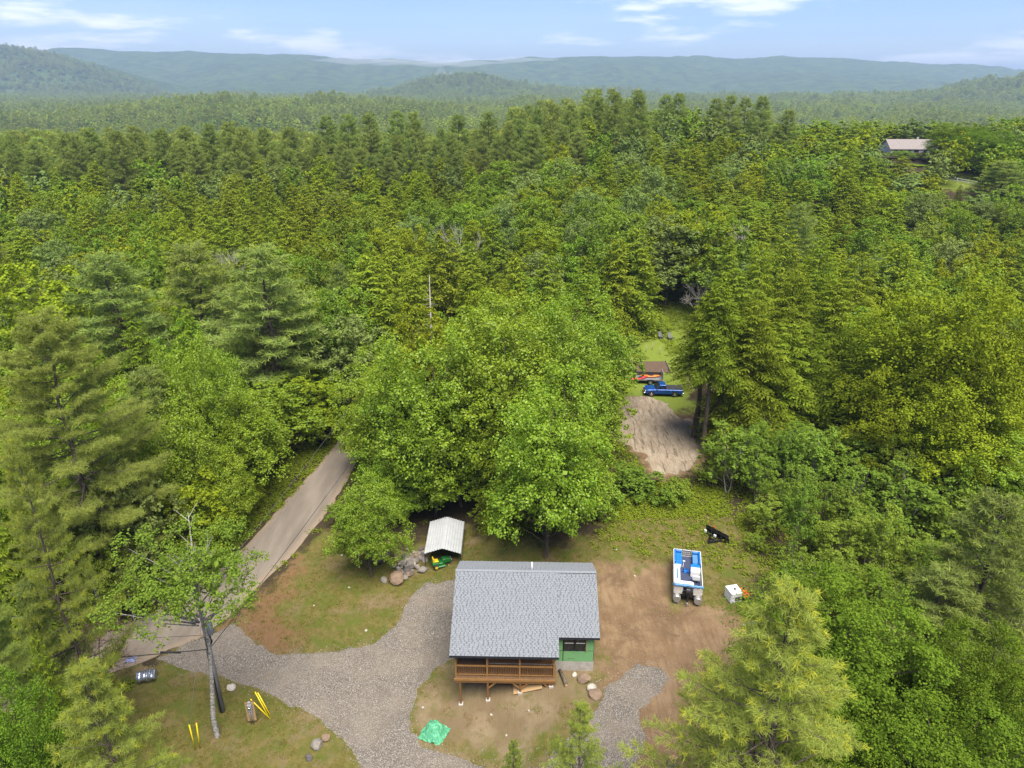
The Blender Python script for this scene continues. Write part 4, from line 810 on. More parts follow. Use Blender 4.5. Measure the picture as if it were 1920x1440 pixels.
OWN = {(3.1, 54.0): 'big bright maple standing close behind the house, right of its roof pipe',
    (-1.3, 65.0): 'tallest maple at the middle of the grove behind the house',
    (-8.1, 63.0): 'broad maple behind the white carport, reaching up the grove',
    (-13.1, 54.0): 'small round maple alone on the lawn left of the rock pile',
    (-17.4, 62.0): 'low birch sapling at the road edge beside the lawn',
    (-23.1, 94.0): 'bright yellow-green maple at the top end of the road',
    (-49.8, 86.0): 'wide grey-green pine far up the left wood, left of two similar',
    (-42.3, 93.0): 'tall grey-green pine far up the left wood, middle of three',
    (-31.0, 86.0): 'tall pine with pale branch tiers nearest the road, right of three',
    (-34.8, 50.0): 'huge white pine with layered boughs at the left picture edge',
    (-28.6, 36.0): 'yellowish pine at the left edge above the road mouth',
    (-19.3, 24.5): 'bright young-shooted pine top at the bottom left corner',
    (12.3, 25.0): 'large feathery pine top in front of the dirt yard, bottom right',
    (3.8, 28.5): 'young pine top with pale candles in front of the front yard',
    (0.1, 28.0): 'smallest pine tip at the bottom edge below the porch',
    (20.1, 33.0): 'dark green maple right of the large feathery pine',
    (23.0, 27.0): 'dark-leaved maple filling the bottom right corner',
    (37.3, 57.0): 'widest pale airy birch in the thicket right of the plow',
    (23.0, 65.0): 'birch with white trunk at the foot of the sandy drive',
    (12.9, 65.0): 'wide dark shrub at the back edge of the grassy yard',
    (9.1, 62.0): 'shrub tucked against the big maple at the yard edge',
    (17.2, 64.0): 'small shrub at the near end of the sandy drive',
    (24.5, 77.0): 'tall hemlock above the bare trunks beside the sandy drive',
    (22.4, 78.0): 'narrow hemlock leaning over the sandy drive',
    (44.9, 70.0): 'giant spreading yellow-green maple at the right picture edge',
    (16.1, 114.0): 'rounded maple paired with a hemlock behind the far clearing',
    (19.7, 112.0): 'stout hemlock at the left edge of the far clearing',
    (47.3, 118.0): 'lone pine with bare lower trunk among maples up the right slope',
    (4.9, 175.0): 'dark pine standing above the middle of the forest',
    (27.7, 205.0): 'tallest pine on the wooded rise in the skyline group',
    (121.5, 205.0): 'large dark round maple right of the distant house',
    (108.9, 205.0): 'small round maple in front of the distant house',
    (101.3, 165.0): 'tiny dark pointed hemlock beside the white fence',
    (13.9, 86.0): 'thin airy birch left of the blue pickup'}
def own(x, y):
    for (a, b), lab in OWN.items():
        if abs(a - x) < .06 and abs(b - y) < .06: return lab
for i, (k, x, y, h, r) in enumerate(rows(HAND)):
    lab = own(x, y); gname = None
    if not lab:
        a, b = KINDTXT[k.lower()]; lab = a + ' ' + zone(x, y); gname = b + ' ' + zone(x, y)
    if k == 'b': r = min(r, h * .46)
    plant('G' if k == 'h' and y < 100 else 'N' if (k in 'Mm' and y < 42) or (k == 'm' and x > 112 and h > 7) else k, x, y, h, min(r, 8.2), lab, gname, 2 if k == 'M' and x > 40 else (i % 2 if k == 'M' and y >= 40 else None))
for k, x, y, h, r in rows(FILL):
    a, b = KINDTXT[k.lower()]
    plant('M' if k == 'm' and y < 75 else 'G' if k == 'h' and y < 95 else k, x, y, h, r, a + ' ' + zone(x, y), b + ' ' + zone(x, y))

# ------------------------------------------------------------------ the wood further off: too many trees to count
def forest(name, pts, protos, label):
    """pts: rows of x, y, z, scale_xy, scale_z, rotation, prototype number"""
    A = np.array(pts, float)
    src = bpy.data.collections.new(name + '_kinds')
    for i, me in enumerate(protos):
        src.objects.link(bpy.data.objects.new('%s_kind_%02d' % (name, i), me))
    me = bpy.data.meshes.new(name)
    me.vertices.add(len(A)); me.vertices.foreach_set('co', A[:, :3].astype(np.float32).ravel())
    for n_, typ, vals in (('kind_no', 'INT', A[:, 6].astype(np.int32)), ('turn', 'FLOAT', A[:, 5]), ('wide', 'FLOAT', A[:, 3]), ('high', 'FLOAT', A[:, 4])):
        a = me.attributes.new(n_, typ, 'POINT'); a.data.foreach_set('value', vals if typ == 'INT' else vals.astype(np.float32))
    ob = link(bpy.data.objects.new(name, me), None, kind='stuff', label=label, category='forest')
    ng = bpy.data.node_groups.new(name, 'GeometryNodeTree')
    ng.interface.new_socket('Geometry', in_out='INPUT', socket_type='NodeSocketGeometry')
    ng.interface.new_socket('Geometry', in_out='OUTPUT', socket_type='NodeSocketGeometry')
    N = ng.nodes; Lk = ng.links
    gi, go = N.new('NodeGroupInput'), N.new('NodeGroupOutput')
    ci = N.new('GeometryNodeCollectionInfo'); ci.inputs['Collection'].default_value = src
    ci.inputs['Separate Children'].default_value = True; ci.inputs['Reset Children'].default_value = True
    ip = N.new('GeometryNodeInstanceOnPoints'); ip.inputs['Pick Instance'].default_value = True
    def at(nm, typ):
        a = N.new('GeometryNodeInputNamedAttribute'); a.data_type = typ; a.inputs['Name'].default_value = nm
        return a.outputs['Attribute']
    cx = N.new('ShaderNodeCombineXYZ'); Lk.new(at('turn', 'FLOAT'), cx.inputs[2])
    cs = N.new('ShaderNodeCombineXYZ'); w = at('wide', 'FLOAT'); Lk.new(w, cs.inputs[0]); Lk.new(w, cs.inputs[1]); Lk.new(at('high', 'FLOAT'), cs.inputs[2])
    e2r = N.new('FunctionNodeEulerToRotation'); Lk.new(cx.outputs[0], e2r.inputs[0])
    Lk.new(gi.outputs[0], ip.inputs['Points']); Lk.new(ci.outputs[0], ip.inputs['Instance']); Lk.new(at('kind_no', 'INT'), ip.inputs['Instance Index'])
    Lk.new(e2r.outputs[0], ip.inputs['Rotation']); Lk.new(cs.outputs[0], ip.inputs['Scale']); Lk.new(ip.outputs[0], go.inputs[0])
    ob.modifiers.new('trees', 'NODES').node_group = ng
    return ob
LOW = [make_broad('low_maple_' + 'abc'[i], 81 + i, 14, 4.0, .08, 26, 7, 8, .55, leaf=('maple_leaf', 'aspen_leaf', 'oak_leaf')[i]) for i in range(3)] + \
      [make_hemlock('low_hemlock_' + 'ab'[i], 85 + i, 16, 3.0, 80, 7, 2, .62) for i in range(2)] + \
      [make_pine('low_pine_' + 'ab'[i], 88 + i, 20, 3.9, 1.2, 6, 2, 6, .7, .13, .2, .2) for i in range(2)]
FAR = [make_broad('far_maple_' + 'ab'[i], 91 + i, 13, 4.6, .05, 11, 4, 3, 1.5, leaf='far_leaf') for i in range(2)] + \
      [make_hemlock('far_spruce', 94, 17, 3.4, 26, 4, 1, 1.5), make_pine('far_pine', 95, 19, 4.2, 2.0, 4, 1, 4, 1.3, .4, .2, .1)]
frng = random.Random(17)
pts = []
def kind_at(x, y):
    n = float(fbm(x / 60 + 5, y / 60 + 9, 3)) + frng.uniform(-.12, .12)
    return 'p' if n > .55 else ('m' if n > .38 else 'h')
def add_low(k, x, y, h, r):
    i = {'m': frng.randrange(3), 'h': 3 + frng.randrange(2), 'p': 5 + frng.randrange(2)}[k]
    pts.append((x, y, tz(x, y) - .1, r / LOW[i][3], h / LOW[i][2], frng.uniform(0, 6.28), i))
for k, x, y, h, r in rows(MORE): add_low(k, x, y, h, r)
def scatter(y0, y1, sp0, fn):
    y = y0
    while y < y1:
        x = -(1.0 * y + 10)
        while x < (1.0 * y + 10):
            px, py = x + frng.uniform(-.45, .45) * sp0, y + frng.uniform(-.45, .45) * sp0
            fn(px, py); x += sp0
        y += sp0
def low_fn(x, y):
    if 84 < x < 152 and y < 246: return
    if abs(x) > .86 * y: return
    k = kind_at(x, y)
    if y < 260 and x < 20 and frng.random() < .5: k = 'p'
    if x > 40 and y < 330: k = 'm' if frng.random() < .75 else k
    if k == 'm': h, r = frng.uniform(10, 17), frng.uniform(4.0, 6.0)
    elif k == 'h': h, r = frng.uniform(11, 18), frng.uniform(3.2, 4.6)
    else: h, r = frng.uniform(14, 22), frng.uniform(3.8, 5.4)
    if x < 0 and y < 420: h *= .85
    if x > 60 and y < 400: h *= .65
    add_low(k, x, y, h, r)
scatter(209, 520, 6.6, low_fn); scatter(520, 1000, 8.2, low_fn)
forest('forest', pts, [p[1] for p in LOW], 'continuous mixed green forest rolling away behind the clearings')
pts2 = []
def far_fn(x, y):
    if abs(x) > .84 * y: return
    k = kind_at(x, y); i = frng.randrange(2) if k == 'm' else (2 if k == 'h' else 3)
    s = frng.uniform(1.0, 1.6)
    pts2.append((x, y, tz(x, y) - .2, s * 1.15, s * frng.uniform(.8, 1.1), frng.uniform(0, 6.28), i))
scatter(1000, 1900, 10, far_fn); scatter(1900, 3400, 15, far_fn)
for nm_, cnt in (('wooded_hill_east', 9000), ('wooded_knoll', 5000), ('wooded_hill_west', 7000)):
    HX, HY, HZ = HILLS[nm_]
    for q in range(cnt):
        j, i = frng.randrange(HX.shape[0] - 16), frng.randrange(HX.shape[1] - 1); a, b = frng.random(), frng.random()
        m_ = lambda G: float((G[j, i] * (1 - a) + G[j, i + 1] * a) * (1 - b) + (G[j + 1, i] * (1 - a) + G[j + 1, i + 1] * a) * b)
        x, y, z = m_(HX), m_(HY), m_(HZ)
        k = kind_at(x, y); s = frng.uniform(1.2, 2.0)
        pts2.append((x, y, z - 1, s * 1.2, s * frng.uniform(.7, 1.0), frng.uniform(0, 6.28), frng.randrange(2) if k == 'm' else (2 if k == 'h' else 3)))
forest('distant_forest', pts2, [p[1] for p in FAR], 'hazy blue-green woodland on the valley floor below the ridge')

# ------------------------------------------------------------------ air
t = NT('haze_air')
t.n.remove(t.geo); t.n.remove(t.tc)
pv = t.n.new('ShaderNodeVolumePrincipled')
pv.inputs['Color'].default_value = (.47, .60, .85, 1)
pv.inputs['Density'].default_value = 1.4e-4
pv.inputs['Anisotropy'].default_value = .25
t.l.new(pv.outputs[0], t.out.inputs['Volume'])
MB().box2((-14000, -1500, -80), (14000, 15000, 300)).build('haze', 'haze_air', kind='stuff', label='thin pale blue summer haze over the valley', category='haze')
# ------------------------------------------------------------------ materials of the built things
def solid(name, c, rough=.6, metal=0., var=.18, scale=3., bump=0., spec=.4, stretch=(1, 1, 1)):
    t = NT(name)
    co = t.mapping(stretch, src=t.tc.outputs['Object'])
    n = t.noise(scale, 5, .6, co=co)
    dark = tuple(v * (1 - var) for v in c); lite = tuple(min(1, v * (1 + var)) for v in c)
    k = t.mix(t.ramp(n, .3, .7), dark, lite)
    k = t.mix(t.ramp(t.geo.outputs['Random Per Island'], 0, 1, 0, .35 * var / .18, False), k, dark)
    t.princ(k, rough, metal, spec, t.bump(n, bump, .02) if bump else None)
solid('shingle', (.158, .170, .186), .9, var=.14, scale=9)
solid('shingle_base', (.100, .107, .120), .95, var=.2, scale=9)  # lower shingle layer, printed darker, seen in the gaps between tabs
solid('fascia', (.018, .020, .028), .5)
solid('green_sheathing', (.130, .290, .120), .6, var=.08, scale=1.5)
solid('black_tape', (.012, .012, .014), .5)
solid('concrete', (.33, .305, .27), .9, var=.18, scale=2.5, bump=.3)
solid('stained_wood', (.165, .078, .025), .6, var=.22, scale=6, stretch=(1, 1, 5))
solid('stained_rail', (.235, .122, .040), .55, var=.15, scale=6)
solid('deck_wood', (.128, .070, .034), .65, var=.25, scale=5)
solid('plywood', (0.311, 0.200, 0.096), .8, var=.15, scale=4, stretch=(1, 6, 1))
solid('white_plastic', (0.577, 0.577, 0.585), .45, var=.05)
solid('white_metal', (.34, .35, .36), .35, .0, var=.06, scale=1.5)
solid('galvanised', (0.385, 0.392, 0.407), .35, .8, var=.12)
solid('black_steel', (.016, .016, .018), .4, var=.3)
solid('dark_rubber', (.018, .018, .018), .85)
solid('boat_white', (0.548, 0.548, 0.555), .4, var=.05)
solid('boat_beige', (0.444, 0.407, 0.377), .45, var=.08)
solid('boat_blue', (.010, .150, .50), .5, var=.3, scale=4)
solid('pale_blue', (0.074, 0.200, 0.407), .5, var=.3, scale=5)
solid('navy_carpet', (.035, .045, .085), .95, var=.2, scale=20)
solid('aluminium', (0.370, 0.363, 0.355), .4, .7, var=.15)
solid('mower_green', (0.009, 0.104, 0.018), .35, var=.1)
solid('mower_yellow', (0.533, 0.355, 0.015), .4, var=.1)
solid('truck_blue', (.010, .060, .24), .22, .3, var=.1)
solid('window_glass', (.015, .018, .02), .08, spec=.7)
solid('chrome', (0.444, 0.444, 0.459), .2, .9)
solid('lamp_lens', (0.555, 0.555, 0.533), .15)
solid('tonneau', (.03, .03, .034), .6)
solid('kayak_red', (0.459, 0.033, 0.037), .4, var=.12)
solid('kayak_orange', (0.555, 0.148, 0.011), .4, var=.2)
solid('tarp_green', (0.070, 0.274, 0.148), .5, var=.15, scale=4)
solid('orange_paint', (0.503, 0.126, 0.022), .4, var=.15)
solid('yellow_guard', (0.592, 0.444, 0.007), .4, var=.05)
solid('weathered_pole', (.24, .225, .21), .85, var=.3, scale=4, bump=.5, stretch=(2, 2, .2))
solid('grey_metal', (0.296, 0.303, 0.318), .5, .3)
solid('dark_wire', (.025, .025, .025), .6)
solid('pale_wire', (0.222, 0.222, 0.222), .5, .5)
solid('rock_grey', (0.222, 0.196, 0.170), .9, var=.35, scale=2.5, bump=.8)
solid('rock_brown', (0.215, 0.148, 0.100), .9, var=.35, scale=2.5, bump=.8)
solid('rock_dark', (0.107, 0.092, 0.085), .9, var=.35, scale=2.5, bump=.8)
solid('rock_pale', (0.370, 0.340, 0.296), .9, var=.25, scale=2.5, bump=.6)
solid('garden_soil', (0.096, 0.061, 0.041), .95, var=.35, scale=5, bump=.8)
solid('weathered_grey', (0.148, 0.148, 0.152), .8, var=.2)
solid('house_white', (0.533, 0.533, 0.518), .7, var=.05)
solid('old_roof', (.190, .165, .155), .9, var=.15)
solid('grey_tarp', (0.148, 0.163, 0.185), .45, var=.2)
solid('blue_bag', (0.222, 0.252, 0.459), .4, var=.3)
solid('cut_wood', (0.444, 0.296, 0.148), .8, var=.2)
solid('crumpled_foil', (0.407, 0.414, 0.429), .28, .85, var=.2)

# ------------------------------------------------------------------ the house with the grey shingled roof
hs = root('house', 'small house with grey shingled roof, stained porch and green sheathed wall', 'house', (1, 43, 0), R(-1.4))
hrng = random.Random(4)
MB().prism([(-4.3, 4.36), (1.56, 7.29), (1.56, 7.12), (-4.3, 4.16)], -5.35, 2.44, 'x').prism([(-2.97, 4.96), (1.56, 7.22), (1.56, 7.05), (-2.97, 4.76)], 2.443, 5.42, 'x') \
    .prism([(1.562, 7.29), (4.6, 5.77), (4.6, 5.58), (1.562, 7.12)], -5.35, 5.42, 'x').build('roof', 'fascia', hs)
rf = [o for o in hs.children if o.name.startswith('roof')][0]
def shingles(mb, x0, x1, y0, z0, y1, z1, first=0):
    L = math.hypot(y1 - y0, z1 - z0); uy, uz = (y1 - y0) / L, (z1 - z0) / L
    ny, nz = -uz * (1 if y1 > y0 else -1), uy * (1 if y1 > y0 else -1)
    base, tabs = mb
    n = int(L / .143)
    def P(x, s, h): return (x, y0 + uy * s + ny * h, z0 + uz * s + nz * h)
    for i in range(n + 1):
        s0 = i * .143; s1 = min(L, s0 + .150)
        base.quad(P(x0, s0, .016), P(x1, s0, .016), P(x1, s1, .006), P(x0, s1, .006))
        base.quad(P(x0, s0, .016), P(x1, s0, .016), P(x1, s0, 0), P(x0, s0, 0))
        x = x0 + hrng.uniform(-.3, 0)
        while x < x1:
            w = hrng.uniform(.14, .30); a, b = max(x, x0), min(x + w, x1)
            if b - a > .03:
                tabs.quad(P(a, s0 - .004, .034), P(b, s0 - .004, .034), P(b, s1, .014), P(a, s1, .014))
                tabs.quad(P(a, s0 - .004, .034), P(a, s0 - .004, .012), P(b, s0 - .004, .012), P(b, s0 - .004, .034))
            x += w + hrng.uniform(.03, .12)
sb, st = MB(), MB()
shingles((sb, st), -5.36, 2.45, -4.31, 4.365, 1.56, 7.295)
shingles((sb, st), 2.455, 5.43, -2.98, 4.965, 1.56, 7.225)
shingles((sb, st), -5.36, 5.43, 4.61, 5.775, 1.56, 7.295)
sb.build('shingle_underlay', 'shingle_base', rf, kind='stuff')
st.build('shingles', 'shingle', rf, kind='stuff')
cp_ = MB()
x = -5.38
while x < 5.4:
    w = .26; cp_.quad((x, 1.40, 7.275), (x + w, 1.40, 7.275), (x + w, 1.56, 7.362), (x, 1.56, 7.352)); cp_.quad((x, 1.56, 7.352), (x + w, 1.56, 7.362), (x + w, 1.74, 7.272), (x, 1.74, 7.262)); x += .245
cp_.build('ridge_cap', 'shingle', rf)
MB().tube([(.5, 2.0, 6.7), (.5, 2.0, 7.75)], .055, 8).build('vent_pipe', 'white_plastic', hs)
MB().box((.5, 2.0, 7.08), (.3, .3, .03), Matrix.Rotation(R(-26), 3, 'X')).build('pipe_flashing', 'fascia', hs)
# walls
MB().prism([(-2.5, 2.28), (4.2, 2.28), (4.2, 5.72), (1.56, 7.0), (-2.5, 4.95)], -2.68, 5.08, 'x').prism([(-.3, 2.05), (4.2, 2.05), (4.2, 5.72), (1.56, 7.0), (-.3, 6.0)], -4.9, -2.683, 'x').build('wall', 'green_sheathing', hs)
MB().prism([(-2.53, -1.2), (4.23, -1.2), (4.23, 2.27), (-2.53, 2.27)], -2.7, 5.11, 'x').prism([(-.33, -1.2), (4.23, -1.2), (4.23, 2.04), (-.33, 2.04)], -4.93, -2.703, 'x').build('foundation', 'concrete', hs)
MB().box2((2.28, -2.512, 2.29), (5.085, -2.5, 4.9)).build('seam_tape', 'black_tape', hs)
for a, b in (((2.30, 2.30), (2.80, 3.27)), ((2.86, 2.30), (5.06, 3.27)), ((4.50, 3.33), (5.06, 4.85)), ((2.30, 3.33), (2.78, 4.85))):
    MB().box2((a[0], -2.526, a[1]), (b[0], -2.5125, b[1])).build('sheathing_panel', 'green_sheathing', hs)
mk = MB()
for i in range(7): mk.box2((3.2 + i * .075, -2.5285, 2.52 + .02 * (i % 3)), (3.245 + i * .075, -2.5265, 2.58))
mk.build('printed_mark', 'black_tape', hs)
for x0 in (2.84, 3.68):
    w = MB().box2((x0, -2.56, 3.34), (x0 + .07, -2.5, 4.78)).box2((x0 + .73, -2.56, 3.34), (x0 + .80, -2.5, 4.78)).box2((x0 + .07, -2.56, 3.34), (x0 + .73, -2.5, 3.42)).box2((x0 + .07, -2.56, 4.70), (x0 + .73, -2.5, 4.78)).build('window', 'black_steel', hs)
    MB().box2((x0 + .07, -2.55, 4.02), (x0 + .73, -2.505, 4.07)).build('meeting_rail', 'white_plastic', w)
    for z0, z1 in ((3.42, 4.02), (4.07, 4.70)):
        MB().box2((x0 + .07, -2.53, z0), (x0 + .73, -2.515, z1)).build('pane', 'window_glass', w)
MB().box2((4.48, -2.6, 3.30), (4.53, -2.5, 4.8)).build('window_casing', 'plywood', hs)
z = 2.02
while z < 5.0:
    MB().box2((-2.66, -2.545, z), (2.27, -2.515, z + .185)).build('siding_board', 'stained_wood', hs, .006)
    MB().box2((-4.88, -.345, z), (-2.72, -.315, z + .185)).build('siding_board', 'stained_wood', hs, .006)
    z += .192
MB().prism([(-2.5, 2.0), (-.35, 2.0), (-.35, 5.95), (-2.5, 4.9)], -2.715, -2.69, 'x').build('porch_side_wall', 'stained_wood', hs)
# porch
x = -5.05
while x < 2.2:
    y1 = -2.56 if x + .14 > -2.72 else -.36
    MB().box2((x, -4.0, 1.90), (x + .133, y1, 1.94)).build('deck_board', 'deck_wood', hs); x += .142
MB().box2((-5.12, -4.045, 1.74), (2.27, -4.005, 1.935)).build('rim_joist', 'stained_rail', hs)
MB().box2((-5.08, -4.0, 1.53), (2.23, -3.82, 1.735)).build('beam', 'stained_wood', hs)
jx = -4.9
while jx < 2.2:
    MB().box2((jx, -3.8, 1.72), (jx + .05, -2.6, 1.895)).build('joist', 'stained_wood', hs); jx += .41
PX = (-5.0, -2.71, -.35, 2.13)
for i, px in enumerate(PX):
    MB().box2((px - .07, -3.82, 1.945), (px + .07, -3.68, 4.30)).build('porch_post', 'stained_rail', hs, .01)
for px in (-5.0,): MB().box2((px - .07, -.55, 1.945), (px + .07, -.41, 4.9)).build('porch_post', 'stained_rail', hs, .01)
MB().box2((-5.1, -3.83, 4.12), (2.24, -3.67, 4.30)).build('header', 'stained_wood', hs)
for a, b in zip(PX[:-1], PX[1:]):
    MB().box2((a + .072, -3.80, 2.87), (b - .072, -3.68, 2.925)).build('top_rail', 'stained_rail', hs)
    MB().box2((a + .072, -3.78, 2.04), (b - .072, -3.71, 2.10)).build('bottom_rail', 'stained_rail', hs)
    x = a + .17
    while x < b - .12:
        MB().box2((x, -3.765, 2.10), (x + .035, -3.73, 2.87)).build('baluster', 'stained_wood', hs); x += .125
for px, ya in ((-5.0, -.55), (2.13, -2.6)):
    MB().box2((px - .05, -3.675, 2.87), (px + .05, ya, 2.925)).build('top_rail', 'stained_rail', hs)
    MB().box2((px - .03, -3.675, 2.04), (px + .03, ya, 2.10)).build('bottom_rail', 'stained_rail', hs)
    y = -3.55
    while y < ya - .1:
        MB().box2((px - .018, y, 2.10), (px + .018, y + .035, 2.87)).build('baluster', 'stained_wood', hs); y += .125
for i, px in enumerate((-4.70, -2.68, -.30, 1.95)):
    g = tz(1 + px, 43 - 3.9)
    MB().box2((px - .07, -3.98, g + .1), (px + .07, -3.84, 1.53)).build('support_post', 'stained_wood', hs, .01)
    MB().box2((px - .17, -4.08, g - .2), (px + .17, -3.74, g + .1)).build('footing', 'concrete', hs, .02)
    for sgn in ((1,) if i == 1 else (-1, 1) if i == 2 else (-1,) if i == 3 else ()):
        MB().bar((px + sgn * .06, -3.91, .98), (px + sgn * .62, -3.91, 1.54), .07, .09).build('knee_brace', 'stained_rail', hs)
MB().box2((-1.1, -.62, -.012), (1.1, .62, .012)).build('plywood_sheet', 'plywood', loc=(1.15, 39.55, (tz(.2, 39.55) + tz(2.1, 39.55)) / 2 + .14), rot=(math.atan((tz(1.15, 40.1) - tz(1.15, 39)) / 1.1), -math.atan((tz(2.1, 39.55) - tz(.2, 39.55)) / 1.9), R(-2)),
    label='tan plywood sheet lying on the ground beneath the porch', category='plywood')

# ------------------------------------------------------------------ carport and mower
cz = tz(-6.5, 57)
cpt = root('carport', 'small white ribbed metal carport roof on dark legs beside the rocks', 'carport', (-6.5, 57.5, cz))
Z0 = -cz
for side in (-1, 1):
    for k in range(5):
        ya, yb = -2.6 + k * 1.04, -2.6 + (k + 1) * 1.04
        m = MB(); n = 7
        for i in range(n):   # ribs run down the length
            def pt(u, y):
                X = side * (1.72 * u); Zz = Z0 + 1.78 - .60 * u
                return (X, y, Zz)
            u0, u1 = i / n, (i + 1) / n; r = .075
            a0 = pt(u0, 0); um = u0 + (u1 - u0) * .78; a1 = pt(um, 0); a2 = pt(um + (u1 - u0) * .06, 0); a3 = pt(u1 - (u1 - u0) * .06, 0); a4 = pt(u1, 0)
            prof = [(a0[0], a0[2]), (a1[0], a1[2]), (a2[0], a2[2] + r), (a3[0], a3[2] + r), (a4[0], a4[2])]
            for (xa, za), (xb, zb) in zip(prof[:-1], prof[1:]):
                m.quad((xa, ya, za), (xb, ya, zb), (xb, yb + .03, zb), (xa, yb + .03, za))
        m.quad((side * 1.72, ya, Z0 + 1.18), (side * 1.76, ya, Z0 + 1.02), (side * 1.76, yb + .03, Z0 + 1.02), (side * 1.72, yb + .03, Z0 + 1.18))
        o = m.build('roof_panel', 'white_metal', cpt)
        so = o.modifiers.new('thick', 'SOLIDIFY'); so.thickness = .006
for y in (-2.5, 0, 2.5):
    MB().bar((-1.70, y, Z0 + 1.12), (0, y, Z0 + 1.71), .05).bar((0, y, Z0 + 1.71), (1.70, y, Z0 + 1.12), .05).build('rafter', 'black_steel', cpt)
    for sx in (-1, 1):
        g = tz(-6.5 + sx * 1.68, 57.5 + y)
        MB().box2((sx * 1.68 - .035, y - .035, Z0 + g - .1), (sx * 1.68 + .035, y + .035, Z0 + 1.14)).build('leg', 'black_steel', cpt)
for sx in (-1, 1):
    MB().bar((sx * 1.68, -2.5, Z0 + 1.1), (sx * 1.68, 2.5, Z0 + 1.1), .05).build('side_rail', 'black_steel', cpt)

def wheel(parent, c, r, w, axis='x', rim='galvanised', name='wheel', sub=True):
    d = Vector((1, 0, 0)) if axis == 'x' else Vector((0, 1, 0)); c = Vector(c)
    m = MB(); m.tube([c - d * w / 2, c - d * w * .4, c + d * w * .4, c + d * w / 2], [r * .86, r, r, r * .86], 14)
    t_ = m.build(name, 'dark_rubber', parent)
    MB().tube([c - d * (w / 2 + .012), c + d * (w / 2 + .012)], r * .55, 12).build('rim', rim, t_)
    return t_
mx, my = -6.75, 55.35
mw = root('lawn_tractor', 'green riding lawn tractor with yellow seat parked under the carport', 'lawn tractor', (mx, my, tz(mx, my)), R(-70))
MB().prism([(.10, .45), (.95, .42), (.98, .62), (.90, .80), (.30, .88), (.10, .80)], -.26, .26, 'x').build('hood', 'mower_green', mw, .03)
MB().prism([(-.85, .40), (-.10, .38), (.12, .45), (.12, .60), (-.20, .58), (-.80, .68), (-.88, .62)], -.38, .38, 'x').build('fender', 'mower_green', mw, .03)
MB().box2((-.55, -.45, .18), (.55, .35, .36)).build('mower_deck', 'mower_green', mw, .05)
MB().prism([(-.70, .66), (-.25, .64), (-.25, .76), (-.62, .80), (-.72, 1.15), (-.82, 1.13), (-.80, .70)], -.24, .24, 'x').build('seat', 'mower_yellow', mw, .03)
MB().tube([(0, .12, .75), (0, -.05, .98)], .025, 6).tube([(.17 * math.cos(a * math.pi / 6), -.06 + .10 * math.sin(a * math.pi / 6), .99 + .12 * math.sin(a * math.pi / 6)) for a in range(13)], .018, 5).build('steering_wheel', 'black_steel', mw)
for sx in (-1, 1):
    MB().box2((sx * .18 - .07, .955, .62), (sx * .18 + .07, .995, .72)).build('headlight', 'lamp_lens', mw)
    wheel(mw, (sx * .42, -.55, .26), .26, .2, rim='mower_yellow'); wheel(mw, (sx * .36, .68, .19), .19, .14, rim='mower_yellow')

# ------------------------------------------------------------------ pontoon boat
bt = root('pontoon_boat', 'beige pontoon boat with blue covered bow seats resting in the dirt yard', 'boat', (15.25, 50.4, tz(15.25, 50.4)), R(-11.5))
for sx in (-1, 1):
    MB().tube([(sx * .86, -2.95, .52), (sx * .86, -2.85, .52), (sx * .86, 1.9, .52), (sx * .86, 2.4, .6), (sx * .86, 2.75, .78)], [.30, .34, .34, .26, .06], 14).build('pontoon', 'aluminium', bt)
MB().box2((-1.2, -2.45, .88), (1.2, 2.7, .97)).build('deck', 'boat_beige', bt, .01)
MB().box2((-1.1, -2.2, .971), (1.1, 2.55, .985)).build('floor', 'navy_carpet', bt)
def bpanel(a, b, mat='boat_beige', z0=1.0, z1=1.58):
    a = Vector((*a, 0)); b = Vector((*b, 0)); d = (b - a); n = Vector((-d.y, d.x, 0)).normalized()
    m = MB(); k = 3; hh = (z1 - z0) / k
    for i in range(k):
        m.bar(a + Vector((0, 0, z0 + hh * (i + .5))), b + Vector((0, 0, z0 + hh * (i + .5))), .001)
    m = MB()
    for i in range(k):
        c = (a + b) / 2 + Vector((0, 0, z0 + hh * (i + .5)))
        q = Matrix.Rotation(math.atan2(d.y, d.x), 3, 'Z')
        m.box(c, (d.length, .04, hh - .018), q)
    p = m.build('fence_panel', mat, bt, .006)
    MB().bar(a + Vector((0, 0, z1 + .02)), b + Vector((0, 0, z1 + .02)), .05).build('rail', 'boat_white', p)
for sx in (-1, 1):
    bpanel((sx * 1.17, -2.4), (sx * 1.17, .4), 'boat_white'); bpanel((sx * 1.17, .45), (sx * 1.17, 2.6), 'boat_blue')
    bpanel((sx * 1.15, -2.56), (sx * .42, -2.56), z0=.85, z1=1.62); bpanel((sx * 1.15, 2.62), (sx * .42, 2.62), 'boat_white')
bpanel((-.36, 2.62), (.36, 2.62), 'aluminium')
MB().prism([(-2.32, 1.35), (-2.32, 1.70), (-1.95, 1.72), (-1.9, 1.38)], -1.12, .45, 'x').box2((-1.12, -1.9, 1.0), (.42, -1.45, 1.38)).box2((-1.12, -1.44, 1.0), (-.62, .35, 1.38)).box2((-1.14, -1.9, 1.39), (-.98, .35, 1.68)).box2((-1.12, .20, 1.385), (-.55, .38, 1.66)).build('lounge_seat', 'boat_white', bt, .04)
MB().box2((-.93, -1.30, 1.382), (-.80, .1, 1.42)).build('seat_piping', 'pale_blue', bt, .01)
